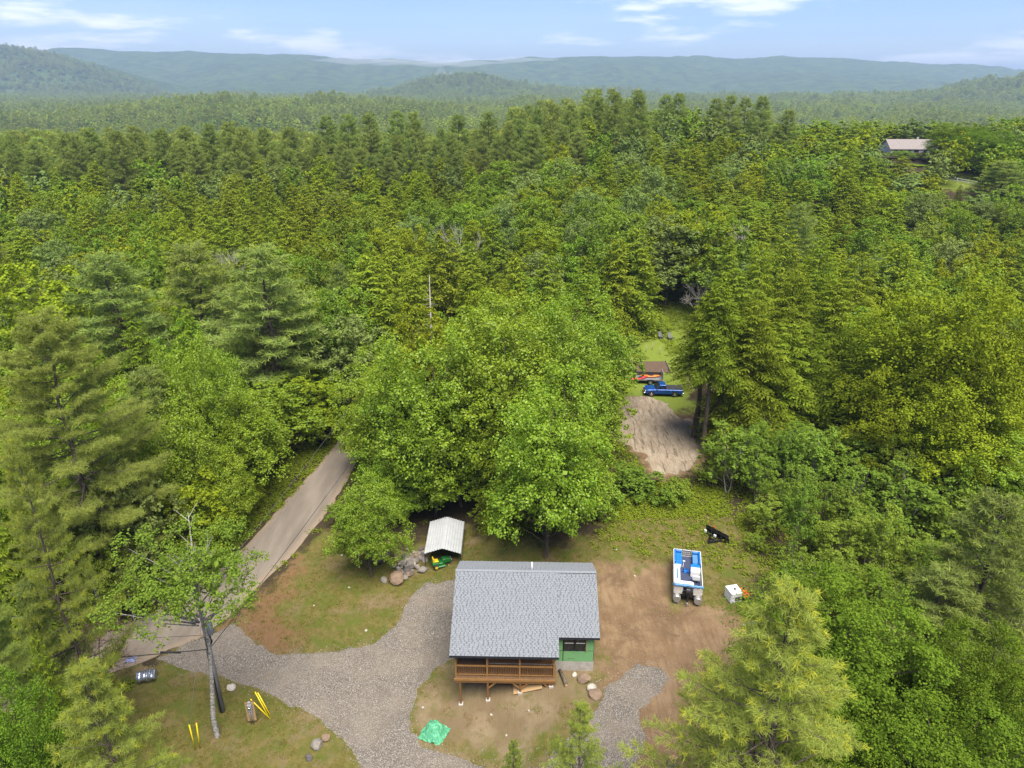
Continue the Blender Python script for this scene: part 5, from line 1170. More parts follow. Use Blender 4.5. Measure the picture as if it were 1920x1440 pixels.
for sx in (-1, 1):
    s_ = MB().box2((sx * .45, .75, 1.0), (sx * 1.12, 2.52, 1.40)).box2((sx * .98, .75, 1.405), (sx * 1.13, 2.52, 1.72)).box2((sx * .45, 2.34, 1.405), (sx * .975, 2.52, 1.66)).build('bow_seat', 'boat_blue', bt, .05)
    MB().box2((sx * .47, 1.1, 1.405), (sx * .95, 2.3, 1.45)).build('seat_cushion', 'pale_blue' if sx > 0 else 'boat_blue', s_, .02)
MB().prism([(-.35, 1.0), (.35, 1.0), (.30, 1.62), (-.05, 1.78), (-.32, 1.55)], .25, 1.05, 'x').build('helm_console', 'boat_white', bt, .03)
MB().box2((.22, .05, 1.63), (1.06, .42, 1.78)).build('console_cover', 'boat_blue', bt, .04)
MB().tube([(.62 + .16 * math.cos(a * math.pi / 6), -.30, 1.60 + .16 * math.sin(a * math.pi / 6)) for a in range(13)], .015, 5).build('steering_wheel', 'black_steel', bt)
ch = MB().box2((.38, -1.25, 1.28), (.98, -.72, 1.42)).prism([(-1.32, 1.40), (-1.18, 1.40), (-1.22, 1.88), (-1.34, 1.88)], .38, .98, 'x').build('captain_chair', 'boat_white', bt, .05)
MB().tube([(.68, -1.0, .98), (.68, -1.0, 1.3)], .05, 8).build('pedestal', 'aluminium', ch)
brng = np.random.RandomState(3)
pth = [(-1.22 + 2.44 * i / 12, -2.54 + brng.normal(0, .02), 1.74 + brng.normal(0, .02)) for i in range(13)]
MB().tube(pth, [.10 + .03 * brng.rand() for _ in pth], 8).build('rolled_cover', 'pale_blue', bt)
MB().tube([(-.35, .9, 1.0), (-.25, 1.6, 1.05)], .02, 5).box((-.24, 1.7, 1.06), (.2, .12, .05)).build('push_broom', 'boat_white', bt)
tg = MB()
for i in range(9):
    a = brng.rand() * 6.28; tg.tube([(-.1 + .15 * brng.normal(), .35 + .2 * brng.normal(), 1.03 + .04 * brng.rand()) for _ in range(4)], .035, 5)
tg.build('tangled_rope', 'boat_blue', bt)
ob = MB().prism([(-2.62, 1.22), (-3.02, 1.20), (-3.08, 1.45), (-2.95, 1.66), (-2.66, 1.66)], -.19, .19, 'x').build('outboard_motor', 'black_steel', bt, .04)
MB().prism([(-2.70, 1.22), (-2.92, 1.22), (-3.02, .35), (-2.86, .30)], -.06, .06, 'x').build('lower_unit', 'black_steel', ob, .02)
MB().prism([(-2.84, .34), (-3.12, .34), (-3.16, .24), (-3.0, .02), (-2.92, .05)], -.035, .035, 'x').build('skeg', 'boat_white', ob)
for k in range(3):
    a = k * 2.09; MB().box((.11 * math.cos(a), -3.16, .30 + .11 * math.sin(a)), (.20, .02, .09), Matrix.Rotation(-a, 3, 'Y')).build('propeller_blade', 'aluminium', ob)
MB().box2((-.45, -2.6, .62), (.45, -2.45, 1.15)).build('transom', 'black_steel', bt)
for i, (px, py, lab, m) in enumerate(((-.86, -2.6, 'white painted block under the left stern pontoon of the boat', 'boat_white'), (.86, -2.55, 'grey concrete block under the right stern pontoon of the boat', 'concrete'),
                              (-.86, 1.6, 'timber block under the left front pontoon of the boat', 'weathered_grey'), (.86, 1.6, 'timber block under the right front pontoon of the boat', 'weathered_grey'))):
    w = bt.matrix_basis @ Vector((px, py, 0))
    MB().box2((-.22, -.12, -.05), (.22, .12, .19)).build('support_block', m, None, .015, loc=(w.x, w.y, tz(w.x, w.y)), rot=(0, 0, R(-11)), label=lab, category='block')

# ------------------------------------------------------------------ white ribbed box, tiller, plow, grey tarp
wb = root('storage_box', 'white ribbed plastic box with dark vent panel beside the boat', 'storage box', (18.75, 48.3, tz(18.75, 48.3)), R(13))
MB().box2((-.5, -.55, .04), (.5, .55, 1.0)).build('body', 'white_plastic', wb, .05)
MB().box2((-.53, -.58, 1.0), (.53, .58, 1.06)).build('lid', 'white_plastic', wb, .02)
for i in range(6):
    MB().box2((-.53, -.48 + i * .19, .06), (-.50, -.43 + i * .19, .98)).build('rib', 'white_plastic', wb)
    if i < 5: MB().box2((-.45 + i * .215, -.58, .06), (-.41 + i * .215, -.55, .98)).build('rib', 'white_plastic', wb)
MB().box2((-.16, -.60, .34), (.44, -.56, .72)).build('vent_panel', 'weathered_grey', wb)
for i in range(5): MB().box2((-.15, -.612, .38 + i * .07), (.43, -.60, .40 + i * .07)).build('vent_slat', 'black_steel', wb)
MB().tube([(.05, 0, 1.06), (.05, 0, 1.12)], .10, 10).build('cap', 'black_steel', wb)
tl = root('garden_tiller', 'orange and black garden tiller standing beside the white box', 'tiller', (19.75, 48.5, tz(19.75, 48.5)), R(20))
MB().box2((-.22, -.1, .38), (.22, .45, .78)).prism([(-.45, .28), (-.1, .30), (-.1, .62), (-.4, .50)], -.30, .30, 'x').build('engine_body', 'orange_paint', tl, .04)
MB().tube([(-.2, -.1, .62), (-.24, -.75, 1.02), (-.26, -.95, 1.05)], .025, 6).tube([(.2, -.1, .62), (.24, -.75, 1.02), (.26, -.95, 1.05)], .025, 6).bar((-.24, -.72, 1.0), (.24, -.72, 1.0), .03).build('handlebar', 'orange_paint', tl)
MB().tube([(-.3, -.35, .2), (.3, -.35, .2)], .03, 6).build('tine_shaft', 'black_steel', tl)
for i in range(6):
    a = i * 1.05; MB().box((-.26 + i * .1, -.35, .2), (.03, .07, .38), Matrix.Rotation(a, 3, 'X')).build('tine', 'black_steel', tl)
for sx in (-1, 1): wheel(tl, (sx * .30, .22, .21), .21, .12)
MB().tube([(0, .2, .78), (0, .2, .92)], .08, 8).build('muffler', 'black_steel', tl)
pl = root('snow_plow', 'black snow plow blade with lights lying in the grass', 'plow', (19.95, 57.2, tz(19.95, 57.2)), R(-50))
pl.scale = (1.1, 1.35, 1.6)
prof = [(.05 + .28 * math.sin(a) ** 2, .02 + .62 * a / 1.7) for a in [1.7 * i / 8 for i in range(9)]]
m = MB()
for (ya, za), (yb, zb) in zip(prof[:-1], prof[1:]): m.quad((-1.15, -ya, za), (1.15, -ya, zb if False else za), (1.15, -yb, zb), (-1.15, -yb, zb))
o = m.build('blade', 'black_steel', pl); so = o.modifiers.new('thick', 'SOLIDIFY'); so.thickness = .03
for i in range(5): MB().box((-1.0 + i * .5, -.36, .33), (.04, .18, .58)).build('blade_rib', 'black_steel', pl)
MB().bar((-.55, -.35, .12), (0, -1.25, .14), .10).bar((.55, -.35, .12), (0, -1.25, .14), .10).bar((-.4, -.75, .13), (.4, -.75, .13), .08).build('push_frame', 'black_steel', pl)
MB().bar((0, -1.2, .15), (0, -1.15, .62), .08).bar((-.5, -1.15, .62), (.5, -1.15, .62), .07).build('light_bar', 'black_steel', pl)
for sx in (-1, 1):
    MB().box((sx * .48, -1.2, .74), (.22, .12, .16)).build('plow_light', 'lamp_lens', pl, .02)
    MB().tube([(sx * 1.1, -.1, .5), (sx * 1.12, -.1, .85)], .015, 5).build('marker_rod', 'orange_paint', pl)
MB().box2((-.75, -.03, .45), (-.45, .0, .56)).build('warning_sticker', 'orange_paint', pl)

def cloth(name, mat, w, d, h, seed, loc, rz, label, cat, drop=.35, n=26, k=3.0, amp=.10):
    X, Y = np.meshgrid(np.linspace(-1, 1, n), np.linspace(-1, 1, n))
    rr = np.maximum(np.abs(X), np.abs(Y)) * .6 + np.hypot(X, Y) * .4
    jx = (fbm(X * 1.3 + seed, Y * 1.3, 3) - .45) * .35; jy = (fbm(X * 1.3 + seed + 9, Y * 1.3, 3) - .45) * .35
    Z = h * (1 - S_((rr - .15) / .95)) * (.75 + .6 * fbm(X * 1.6 + seed, Y * 1.6 + 4, 3)) + .03
    fold = np.abs(fbm(X * k + seed * 2, Y * k + 7, 3) - .45) * 2
    Z = Z + (fold - .2) * amp * (.4 + .6 * rr) + .02
    P = np.stack([(X + jx) * w / 2, (Y + jy) * d / 2, np.maximum(Z, .012)], -1)
    me = grid_mesh(name, P[..., 0], P[..., 1], P[..., 2], mat, False)
    o = bpy.data.objects.new(name, me); o.location = loc; o.rotation_euler = (0, 0, rz)
    so = o.modifiers.new('thick', 'SOLIDIFY'); so.thickness = .008
    return link(o, None, label=label, category=cat)
cloth('green_tarp', 'tarp_green', 1.75, 1.7, .75, 2, (-5.5, 36.7, tz(-5.5, 36.7)), R(-25), 'crumpled mint green tarp over a heap in the front yard', 'tarp', amp=.42, n=44, k=2.6)
cloth('grey_tarp', 'grey_tarp', 1.9, 1.2, .12, 5, (19.7, 44.9, tz(19.7, 44.9)), R(15), 'flat grey tarp on the soil near the large pine', 'tarp')
cloth('plastic_bag', 'blue_bag', .75, .6, .3, 8, (-30.5, 43.6, tz(-30.5, 43.6) + .03), R(10), 'small pale blue plastic bag at the road edge', 'bag', amp=.15)

# ------------------------------------------------------------------ blue pickup, trailer, kayaks, garden
tk = root('pickup_truck', 'blue extended-cab pickup with black bed cover parked by the sandy drive', 'pickup truck', (20.9, 90.3, tz(20.9, 90.3)), R(87))
tk.scale = (.94, .94, .94)
bm_ = MB().prism([(-2.78, .50), (-2.80, 1.08), (-.42, 1.12), (1.02, 1.12), (2.25, 1.06), (2.62, .95), (2.70, .55), (2.2, .42), (-2.5, .42)], -.94, .94, 'x')
bm_.build('body', 'truck_blue', tk, .05)
def frustum(mb, y0, y1, z0, w0, y2, y3, z1, w1):
    v = [(-w0, y0, z0), (w0, y0, z0), (w0, y1, z0), (-w0, y1, z0), (-w1, y2, z1), (w1, y2, z1), (w1, y3, z1), (-w1, y3, z1)]
    i = len(mb.v); mb.v += v
    for f in ((0, 3, 2, 1), (4, 5, 6, 7), (0, 1, 5, 4), (1, 2, 6, 5), (2, 3, 7, 6), (3, 0, 4, 7)): mb.f.append(tuple(i + q for q in f)); mb.s.append(False)
    return mb
cabm = frustum(MB(), -.42, 1.20, 1.12, .90, -.30, .55, 1.78, .74); cabm.build('cab', 'truck_blue', tk, .04)
for sx in (-1, 1):
    def side(y0, y1, y2, y3, nm):
        q = []
        for y, z in ((y0, 1.20), (y1, 1.20), (y2, 1.68), (y3, 1.68)):
            w = .90 - (z - 1.12) / .66 * .16 + .012; q.append((sx * w, y, z))
        MB().quad(*q).build(nm, 'window_glass', tk)
    side(.30, 1.00, .52, .30, 'side_window'); side(-.32, .22, .22, -.24, 'side_window')
    MB().box2((sx * .94, .25, .52), (sx * .952, .262, 1.1)).box2((sx * .94, -.36, .52), (sx * .952, -.348, 1.1)).build('door_seam', 'black_steel', tk)
    MB().box2((sx * .94, .35, .98), (sx * .97, .52, 1.02)).build('door_handle', 'black_steel', tk)
    MB().box2((sx * .92, .88, 1.18), (sx * 1.12, 1.0, 1.34)).build('mirror', 'black_steel', tk, .02)
    MB().box2((sx * .58, 2.60, .74), (sx * .90, 2.70, .92)).build('headlight', 'lamp_lens', tk, .02)
    MB().box2((sx * .80, -2.83, .72), (sx * .93, -2.79, 1.02)).build('tail_light', 'kayak_red', tk)
    for y in (1.75, -1.65):
        MB().tube([(sx * .80, y, .42), (sx * .955, y, .42)], .47, 18).build('wheel_arch', 'black_steel', tk)
        wheel(tk, (sx * .86, y, .37), .37, .24, rim='chrome')
MB().quad((-.84, 1.17, 1.19), (.84, 1.17, 1.19), (.71, .60, 1.73), (-.71, .60, 1.73)).build('windshield', 'window_glass', tk)
MB().quad((-.80, -.425, 1.22), (.80, -.425, 1.22), (.68, -.322, 1.70), (-.68, -.322, 1.70)).build('rear_window', 'window_glass', tk)
MB().box2((-.90, -2.76, 1.12), (.90, -.46, 1.17)).build('bed_cover', 'tonneau', tk, .015)
MB().box2((-.93, 2.66, .45), (.93, 2.82, .66)).build('front_bumper', 'chrome', tk, .03)
MB().box2((-.93, -2.94, .45), (.93, -2.80, .62)).build('rear_bumper', 'chrome', tk, .03)
MB().box2((-.55, 2.62, .70), (.55, 2.72, .92)).build('grille', 'black_steel', tk)

tx, ty = 19.6, 94.3
tr = root('utility_trailer', 'grey flatbed trailer with side boards and raised ramp behind the pickup', 'trailer', (tx, ty, tz(tx, ty)), R(-4))
MB().box2((-1.9, -.95, .50), (1.9, .95, .58)).build('bed', 'weathered_grey', tr)
MB().box2((-1.9, .93, .59), (1.9, .99, 1.15)).build('side_board', 'tonneau', tr)
MB().box2((-1.9, -.98, .59), (1.9, -.94, .72)).build('side_board', 'weathered_grey', tr)
rp = MB().box2((1.92, -.95, .6), (1.98, .95, 1.75)).build('ramp_gate', 'grey_metal', tr)
for i in range(5): MB().box2((1.985, -.93, .75 + i * .22), (2.01, .93, .79 + i * .22)).build('ramp_bar', 'galvanised', rp)
for sx in (-1, 1):
    wheel(tr, (.2, sx * 1.10, .34), .34, .2, axis='y')
    MB().box2((-.25, sx * 1.0, .70), (.65, sx * 1.22, .74)).build('fender', 'black_steel', tr)
MB().bar((-1.9, -.6, .5), (-3.0, 0, .5), .08).bar((-1.9, .6, .5), (-3.0, 0, .5), .08).build('drawbar', 'black_steel', tr)
def kayak(name, mat, loc, rz, label, L=3.0):
    m = MB(); n = 12; k = 15; i0 = 0; pts_ = []
    rt = root(name, label, 'kayak', loc, rz, None)
    for j in range(k):
        s = -1 + 2 * j / (k - 1); w = .34 * (1 - abs(s) ** 2.4) + .012; h = .17 * (1 - abs(s) ** 4) + .02; zc = .17 + .10 * s * s
        for q in range(n):
            a = 2 * math.pi * q / n; m.v.append((w * math.cos(a), s * L / 2, zc + h * math.sin(a) * (1 if math.sin(a) < 0 else .75)))
    for j in range(k - 1):
        for q in range(n):
            a, b = j * n + q, j * n + (q + 1) % n; m.f.append((a, b, b + n, a + n)); m.s.append(True)
    m.f.append(tuple(range(n))); m.f.append(tuple((k - 1) * n + q for q in range(n))); m.s += [False, False]
    m.build('hull', mat, rt)
    MB().tube([(.20 * math.cos(a * math.pi / 8), .12 + .42 * math.sin(a * math.pi / 8), .325) for a in range(17)], .025, 5).build('cockpit_rim', 'black_steel', rt)
    MB().quad(*[(.19 * math.cos(a * math.pi / 8), .12 + .40 * math.sin(a * math.pi / 8), .318) for a in range(16)]).build('cockpit', 'black_steel', rt)
zt = tz(tx, ty) + .585
kayak('kayak', 'kayak_orange', (tx + .3, ty + .35, zt), R(-92), 'orange kayak lying along the trailer bed')
kayak('kayak', 'kayak_red', (tx - 1.35, ty - .45, zt), R(-64), 'red kayak at the left end of the trailer')
gb = root('garden_bed', 'wide bed of bare dark soil behind the trailer', 'garden bed', (20.8, 99.2, tz(20.8, 99.2)), 0)
X, Y = np.meshgrid(np.linspace(-2.6, 2.6, 40), np.linspace(-1.9, 1.9, 30))
Z = terr(X + 20.8, Y + 99.2) - tz(20.8, 99.2) + .05 + .20 * S_((2.6 - np.abs(X)) / .5) * S_((1.9 - np.abs(Y)) / .5) * (.5 + .8 * fbm(X * 2, Y * 4, 3))
link(bpy.data.objects.new('soil', grid_mesh('soil', X, Y, Z, 'garden_soil')), gb)
for sx in (-1, 1):
    MB().bar((sx * 2.62, -1.95, .15 - .1), (sx * 2.62, 1.95, .15 + .1), .06, .3).build('border_board', 'weathered_grey', gb)
def lawn_chair(x, y, rz, label):
    c = root('lawn_chair', label, 'chair', (x, y, tz(x, y)), rz, 'grey lawn chairs on the far lawn')
    for i in range(5): MB().box((-.22 + i * .11, .28 + .0, .72), (.09, .025, .85), Matrix.Rotation(R(-22), 3, 'X')).build('back_slat', 'weathered_grey', c)
    for i in range(4): MB().box((0, -.28 + i * .13, .40 - i * .035), (.56, .11, .025), Matrix.Rotation(R(-14), 3, 'X')).build('seat_slat', 'weathered_grey', c)
    for sx in (-1, 1):
        MB().box((sx * .34, -.05, .58), (.12, .75, .025)).build('armrest', 'weathered_grey', c)
        MB().box((sx * .32, -.36, .28), (.08, .04, .60)).build('leg', 'weathered_grey', c)
        MB().bar((sx * .30, -.34, .40), (sx * .30, .55, .04), .04, .10).build('leg', 'weathered_grey', c)
lawn_chair(24.2, 109.3, R(25), 'weathered grey lawn chair, left one of the pair on the far lawn')
lawn_chair(25.65, 108.9, R(15), 'weathered grey lawn chair, right one of the pair on the far lawn')
for i, (x, y, lab) in enumerate(((21.0, 104.4, 'pale garden post nearest the maples'), (22.1, 105.2, 'middle garden post beside the small dark bush'), (23.0, 103.6, 'pale garden post right of the small dark bush'))):
    MB().tube([(0, 0, -.2), (.02, 0, 1.25)], [.05, .045], 7).build('fence_post', 'dead_wood', loc=(x, y, tz(x, y)), label=lab + ' behind the trailer', category='post')

# ------------------------------------------------------------------ other houses and the white fence
def simple_house(name, label, loc, rz, w, d, hw, hr, wall, roofm, wins, gable=False):
    h = root(name, label, 'house', loc, rz)
    MB().prism([(-d / 2, -.5), (d / 2, -.5), (d / 2, hw), (0, hw + hr - .15), (-d / 2, hw)], -w / 2, w / 2, 'x').build('wall', wall, h)
    r = MB()
    e = .45; sl = hr / (d / 2)
    r.prism([(-d / 2 - e, hw - e * sl), (0, hw + hr), (0, hw + hr - .16), (-d / 2 - e, hw - e * sl - .16)], -w / 2 - .4, w / 2 + .4, 'x')
    r.prism([(.002, hw + hr), (d / 2 + e, hw - e * sl), (d / 2 + e, hw - e * sl - .16), (.002, hw + hr - .16)], -w / 2 - .4, w / 2 + .4, 'x')
    r = r.build('roof', roofm, h)
    MB().box((w * .1, .3, hw + hr + .1), (.6, .5, 1.0)).build('chimney', 'concrete', r)
    for x, z, ww, hh in wins:
        f = MB().box2((x - ww / 2 - .06, -d / 2 - .05, z - .06), (x + ww / 2 + .06, -d / 2 - .005, z + hh + .06)).build('window', 'house_white', h)
        MB().box2((x - ww / 2, -d / 2 - .065, z), (x + ww / 2, -d / 2 - .052, z + hh)).build('pane', 'window_glass', f)
    return h
fh = simple_house('house', 'long white distant house with brown roof on the right slope', (124.5, 233, tz(124.5, 233) - 1.5), R(-3), 15.5, 8, 2.7, 2.3, 'house_white', 'old_roof',
    [(-6.2, .9, 1.0, 1.2), (-4.2, .9, 1.0, 1.2), (-2, .1, .95, 2.0), (0, .9, 1.4, 1.2), (2.6, .9, 1.0, 1.2), (5.0, .9, 1.0, 1.2)])
pg = MB().prism([(5.2, 2.4), (9.6, 2.4), (7.4, 4.4)], -5.4, -3.9, 'y').build('porch_gable', 'old_roof', fh)
MB().bar((5.1, -5.46, 2.4), (7.4, -5.46, 4.5), .18).bar((9.7, -5.46, 2.4), (7.4, -5.46, 4.5), .18).bar((5.2, -5.46, 2.5), (9.6, -5.46, 2.5), .16).bar((7.4, -5.46, 2.5), (7.4, -5.46, 4.3), .14).bar((6.3, -5.46, 2.5), (7.4, -5.46, 3.6), .12).bar((8.5, -5.46, 2.5), (7.4, -5.46, 3.6), .12).build('truss', 'house_white', fh)
for x in (5.3, 9.5): MB().box2((x - .08, -5.5, -.5), (x + .08, -5.34, 2.4)).build('porch_post', 'house_white', fh)
simple_house('house', 'white house half hidden by the maples left of the pickup', (7.0, 88.5, tz(7.0, 88.5)), R(8), 8.5, 6.5, 2.7, 2.0, 'house_white', 'weathered_grey',
    [(-3, .9, 1.0, 1.2), (-.8, .1, .95, 2.0), (1.4, .9, 1.0, 1.2), (3.2, .9, .8, 1.2)])
def rail_fence(name, label, P, h=1.2):
    f = root(name, label, 'fence', (P[0][0], P[0][1], tz(*P[0])))
    o = Vector((P[0][0], P[0][1], tz(*P[0])))
    tops = []
    for x, y in P:
        b = Vector((x, y, tz(x, y))) - o; tops.append(b)
        MB().box2((b.x - .07, b.y - .07, b.z - .3), (b.x + .07, b.y + .07, b.z + h)).build('post', 'house_white', f)
    for a, b in zip(tops[:-1], tops[1:]):
        for z in (.55, 1.05): MB().bar(a + Vector((0, -.09, z)), b + Vector((0, -.09, z)), .05, .14).build('rail', 'house_white', f)
rail_fence('rail_fence', 'short white rail fence on the sloping lawn below the distant house', [(109.3, 184.6), (111.1, 183.0), (112.9, 181.4), (114.6, 179.6)])
MB().box2((-.07, -.07, -.3), (.07, .07, 1.2)).build('fence_post', 'house_white', loc=(109.6, 178.2, tz(109.6, 178.2)), label='single white post on the slope below the rail fence', category='post')

# ------------------------------------------------------------------ utility pole, wires, meter post
pz = tz(-21.3, 38.6)
up = root('utility_pole', 'grey wooden utility pole with transformer behind the birch trunk', 'utility pole', (-21.3, 38.6, pz))
MB().tube([(0, 0, -.3), (0, 0, 10.2)], [.21, .15], 10).build('pole', 'weathered_pole', up)
MB().tube([(.0, -.20, .1), (.0, -.17, 7.2)], .05, 7).build('conduit', 'dark_rubber', up)
MB().tube([(-.18, -.02, .1), (-.16, -.02, 5.8)], .06, 7).build('conduit', 'dark_rubber', up)
tf = MB().tube([(.36, -.05, 7.35), (.36, -.05, 7.42), (.36, -.05, 8.25), (.36, -.05, 8.33)], [.22, .25, .25, .20], 12).build('transformer', 'grey_metal', up)
for a in (-.08, .08): MB().tube([(.36 + a, -.05, 8.3), (.36 + a, -.05, 8.5)], [.035, .02], 6).build('bushing', 'house_white', tf)
MB().box2((.10, -.12, 7.5), (.16, .02, 8.1)).build('bracket', 'black_steel', up)
cb = MB()
for i in range(6): cb.tube([(.25 + .05 * (i % 3), -.1, 7.3), (.32 + .08 * brng.rand(), -.15 + .1 * brng.rand(), 6.7), (.2, -.1, 6.2 + .25 * brng.rand()), (.12, -.05, 6.0)], .028, 5)
cb.build('cable_bundle', 'dark_rubber', up)
MB().bar((-1.1, 0, 8.9), (.25, 0, 8.9), .10, .12).build('crossarm', 'weathered_pole', up)
for x in (-1.0, -.45): MB().tube([(x, 0, 8.95), (x, 0, 9.15)], [.05, .03], 7).build('insulator', 'house_white', up)
def wire(a, b, sag, r, mat, label, n=24):
    a, b = Vector(a), Vector(b); pts_ = []
    for i in range(n + 1):
        s = i / n; p = a + (b - a) * s; p.z -= sag * 4 * s * (1 - s); pts_.append(p - a)
    MB().tube(pts_, r, 5).build('power_line', mat, loc=a, label=label, category='wire')
wire((-21.2, 38.7, pz + 6.0), (-12.3, 92, 7.2), .9, .024, 'dark_wire', 'thick dark cable running up the road from the utility pole')
wire((-22.3, 38.7, pz + 9.1), (-15.2, 92, 10.2), .8, .009, 'pale_wire', 'thin pale wire above the road, uppermost')
wire((-21.8, 38.7, pz + 9.0), (-13.7, 92, 9.2), 1.1, .009, 'pale_wire', 'thin pale wire above the road middle')
wire((-21.3, 38.5, pz + 6.0), (-62, 35, 6.5), .8, .035, 'dark_wire', 'thick dark cable leaving the pole towards the left edge')
wire((-22.3, 38.6, pz + 9.1), (-64, 37.5, 9.8), .6, .014, 'pale_wire', 'thin wire from the crossarm towards the left edge, upper')
wire((-21.4, 38.6, pz + 7.2), (-63, 36.5, 7.9), .7, .014, 'dark_wire', 'thin dark wire from the pole towards the left edge, lower')
MB().tube([(0, 0, 0), (-1.4, 0, .02)], .07, 7).build('cable_splice', 'dark_rubber', loc=(-23.2, 38.33, pz + 5.88), label='black splice sleeve on the cable left of the pole', category='splice')
def guard(x, y, dx, dy, L, label, rods):
    z = tz(x, y); g = root('guy_guard', label, 'guy guard', (x, y, z))
    for ox, oy, sx, sy in rods:
        MB().tube([(ox, oy, -.1), (ox + sx * L, oy + sy * L, L)], .045, 6).build('rod', 'yellow_guard', g)
    return g
guard(-21.95, 35.3, 0, 0, 2.4, 'pair of upright yellow guy wire guards left of the birch', [(0, 0, .0, .0), (.28, .1, .06, .02)])
guard(-18.0, 38.2, 0, 0, 1.7, 'crossed yellow guy wire guards behind the meter post', [(.2, 0, -.55, .35), (.3, .1, -.48, .25), (.45, -.25, -.75, .1)])
wire((-21.95, 35.3, tz(-21.95, 35.3) + 2.4), (-21.35, 38.5, pz + 8.4), 0, .012, 'pale_wire', 'thin guy wire from the yellow guards up to the pole', 4)
mx, my = -18.7, 37.5; mz = tz(mx, my)
mp = root('meter_post', 'plywood meter board with grey electric meter box and conduits', 'meter post', (mx, my, mz), R(8))
MB().box2((-.32, .05, .25), (.30, .08, 2.0)).build('backboard', 'plywood', mp)
MB().box2((-.30, .081, -.2), (-.20, .18, 2.1)).build('post', 'stained_wood', mp); MB().box2((.18, .081, -.2), (.28, .18, 2.1)).build('post', 'stained_wood', mp)
mbx = MB().box2((-.14, -.14, 1.25), (.16, .048, 1.95)).build('meter_box', 'grey_metal', mp, .02)
MB().tube([(.01, -.14, 1.68), (.01, -.26, 1.68)], .085, 10).build('meter_dial', 'chrome', mbx)
for x in (-.07, .08): MB().tube([(x, -.05, -.1), (x, -.05, 1.26)], .035, 7).build('conduit', 'galvanised', mp)
MB().box2((-.08, -.10, 1.96), (.12, .05, 2.15)).build('weather_head', 'grey_metal', mp, .02)
# culvert drum, crushed
rng_ = np.random.RandomState(12); m = MB(); n, k = 28, 16
for j in range(k):
    for q in range(n):
        a = 2 * math.pi * q / n; r = .47 * (1 + .05 * math.cos(j * math.pi) + .10 * (float(vnoise(q * .45 + 3, j * .5)) - .5) * 2) * (1 - .12 * max(0, math.sin(a)))
        m.v.append((-.65 + 1.3 * j / (k - 1), r * math.cos(a), .44 + r * math.sin(a) * .92))
for j in range(k - 1):
    for q in range(n):
        a, b = j * n + q, j * n + (q + 1) % n; m.f.append((a, b, b + n, a + n)); m.s.append(False)
m.f.append(tuple((k - 1) * n + q for q in range(n))); m.s.append(False)
o = m.build('metal_drum', 'crumpled_foil', loc=(-28.2, 41.6, tz(-28.2, 41.6)), rot=(0, 0, R(14)), label='crumpled silver metal drum lying open at the road verge', category='drum')
so = o.modifiers.new('thick', 'SOLIDIFY'); so.thickness = .012

# ------------------------------------------------------------------ special trees
def bare_tree(name, label, cat, x, y, h, r, mat, seed, levels=4, trunk=.14, spread=.6, kids=4, group=None, up=.35):
    rg = random.Random(seed); o = root(name, label, cat, (x, y, tz(x, y)))
    tm, cm = MB(), MB()
    def grow(p, d, L, rad, lev):
        e = p + d * L; mid = p + d * L * .5 + Vector((rg.gauss(0, .04), rg.gauss(0, .04), rg.gauss(0, .04))) * L
        (tm if lev == levels else cm).tube([p, mid, e], [rad, rad * .8, rad * .55], 6 if lev == levels else 4 if lev > 1 else 3, caps=False)
        if lev == 0: return
        for i in range(kids):
            s = rg.uniform(.35, 1.0); q = p + (e - p) * s
            nd = (d + Vector((rg.gauss(0, spread), rg.gauss(0, spread), rg.gauss(0, spread * .6) + up * .4))).normalized()
            grow(q, nd, L * rg.uniform(.45, .72), rad * .5, lev - 1)
    grow(Vector((0, 0, -.3)), Vector((rg.gauss(0, .04), rg.gauss(0, .04), 1)).normalized(), h * .5, trunk, levels)
    tm.build('trunk', mat, o); cm.build('branches', mat, o, kind='stuff')
    return o
bare_tree('dead_tree', 'leafless pale grey tree at the far end of the clearing', 'tree', 31.5, 116, 11, 3, 'dead_wood', 5, 4, .2, .55, 5)
bare_tree('dead_shrub', 'leafless brown twiggy bush at the road mouth', 'shrub', -30.6, 40.0, 7.5, 2.5, 'rock_brown', 8, 4, .11, .85, 7)
for x_, y_, h_, sd_, lab_ in ((-9, 128, 17, 21, 'grey leafless tree among the hemlocks left of the tall dark pine'), (41, 128, 16, 22, 'grey leafless tree in the forest right of the far clearing'), (-48, 118, 17, 23, 'bare grey tree top among the left forest crowns')):
    bare_tree('dead_tree', lab_, 'tree', x_, y_, h_, 3, 'dead_wood', sd_, 4, .2, .4, 4)
sg = root('dead_snag', 'bare orange-grey standing trunk in front of the hemlocks', 'tree', (-11.5, 95.5, tz(-11.5, 95.5)))
MB().tube([(0, 0, -.3), (.05, 0, 9), (.15, .05, 17.5)], [.22, .15, .03], 8).build('trunk', 'dead_wood', sg)
m = MB()
for i in range(26):
    a = hrng.uniform(0, 6.28); z = hrng.uniform(7, 17); L = hrng.uniform(.4, 1.3)
    m.tube([(0, 0, z), (L * math.cos(a), L * math.sin(a), z - .15 * L)], [.03, .008], 4, caps=False)
m.build('branches', 'dead_wood', sg, kind='stuff')
PROTO['B'] = [make_broad('birch_tall', 66, 17.5, 4.3, .60, 40, 12, 24, .155, 'birch_leaf', 'birch_bark', .21, lobe=.27)]
NAMES['b'] = ('birch_tree', 'tree')
bb = plant('B', -20.8, 36.4, 17.3, 4.3, 'tall birch with pale mottled trunk and bare white top in front of the pole', None, 0)
bb.rotation_euler = (R(1), R(2.5), 1.1)
m = MB(); rg = random.Random(6)
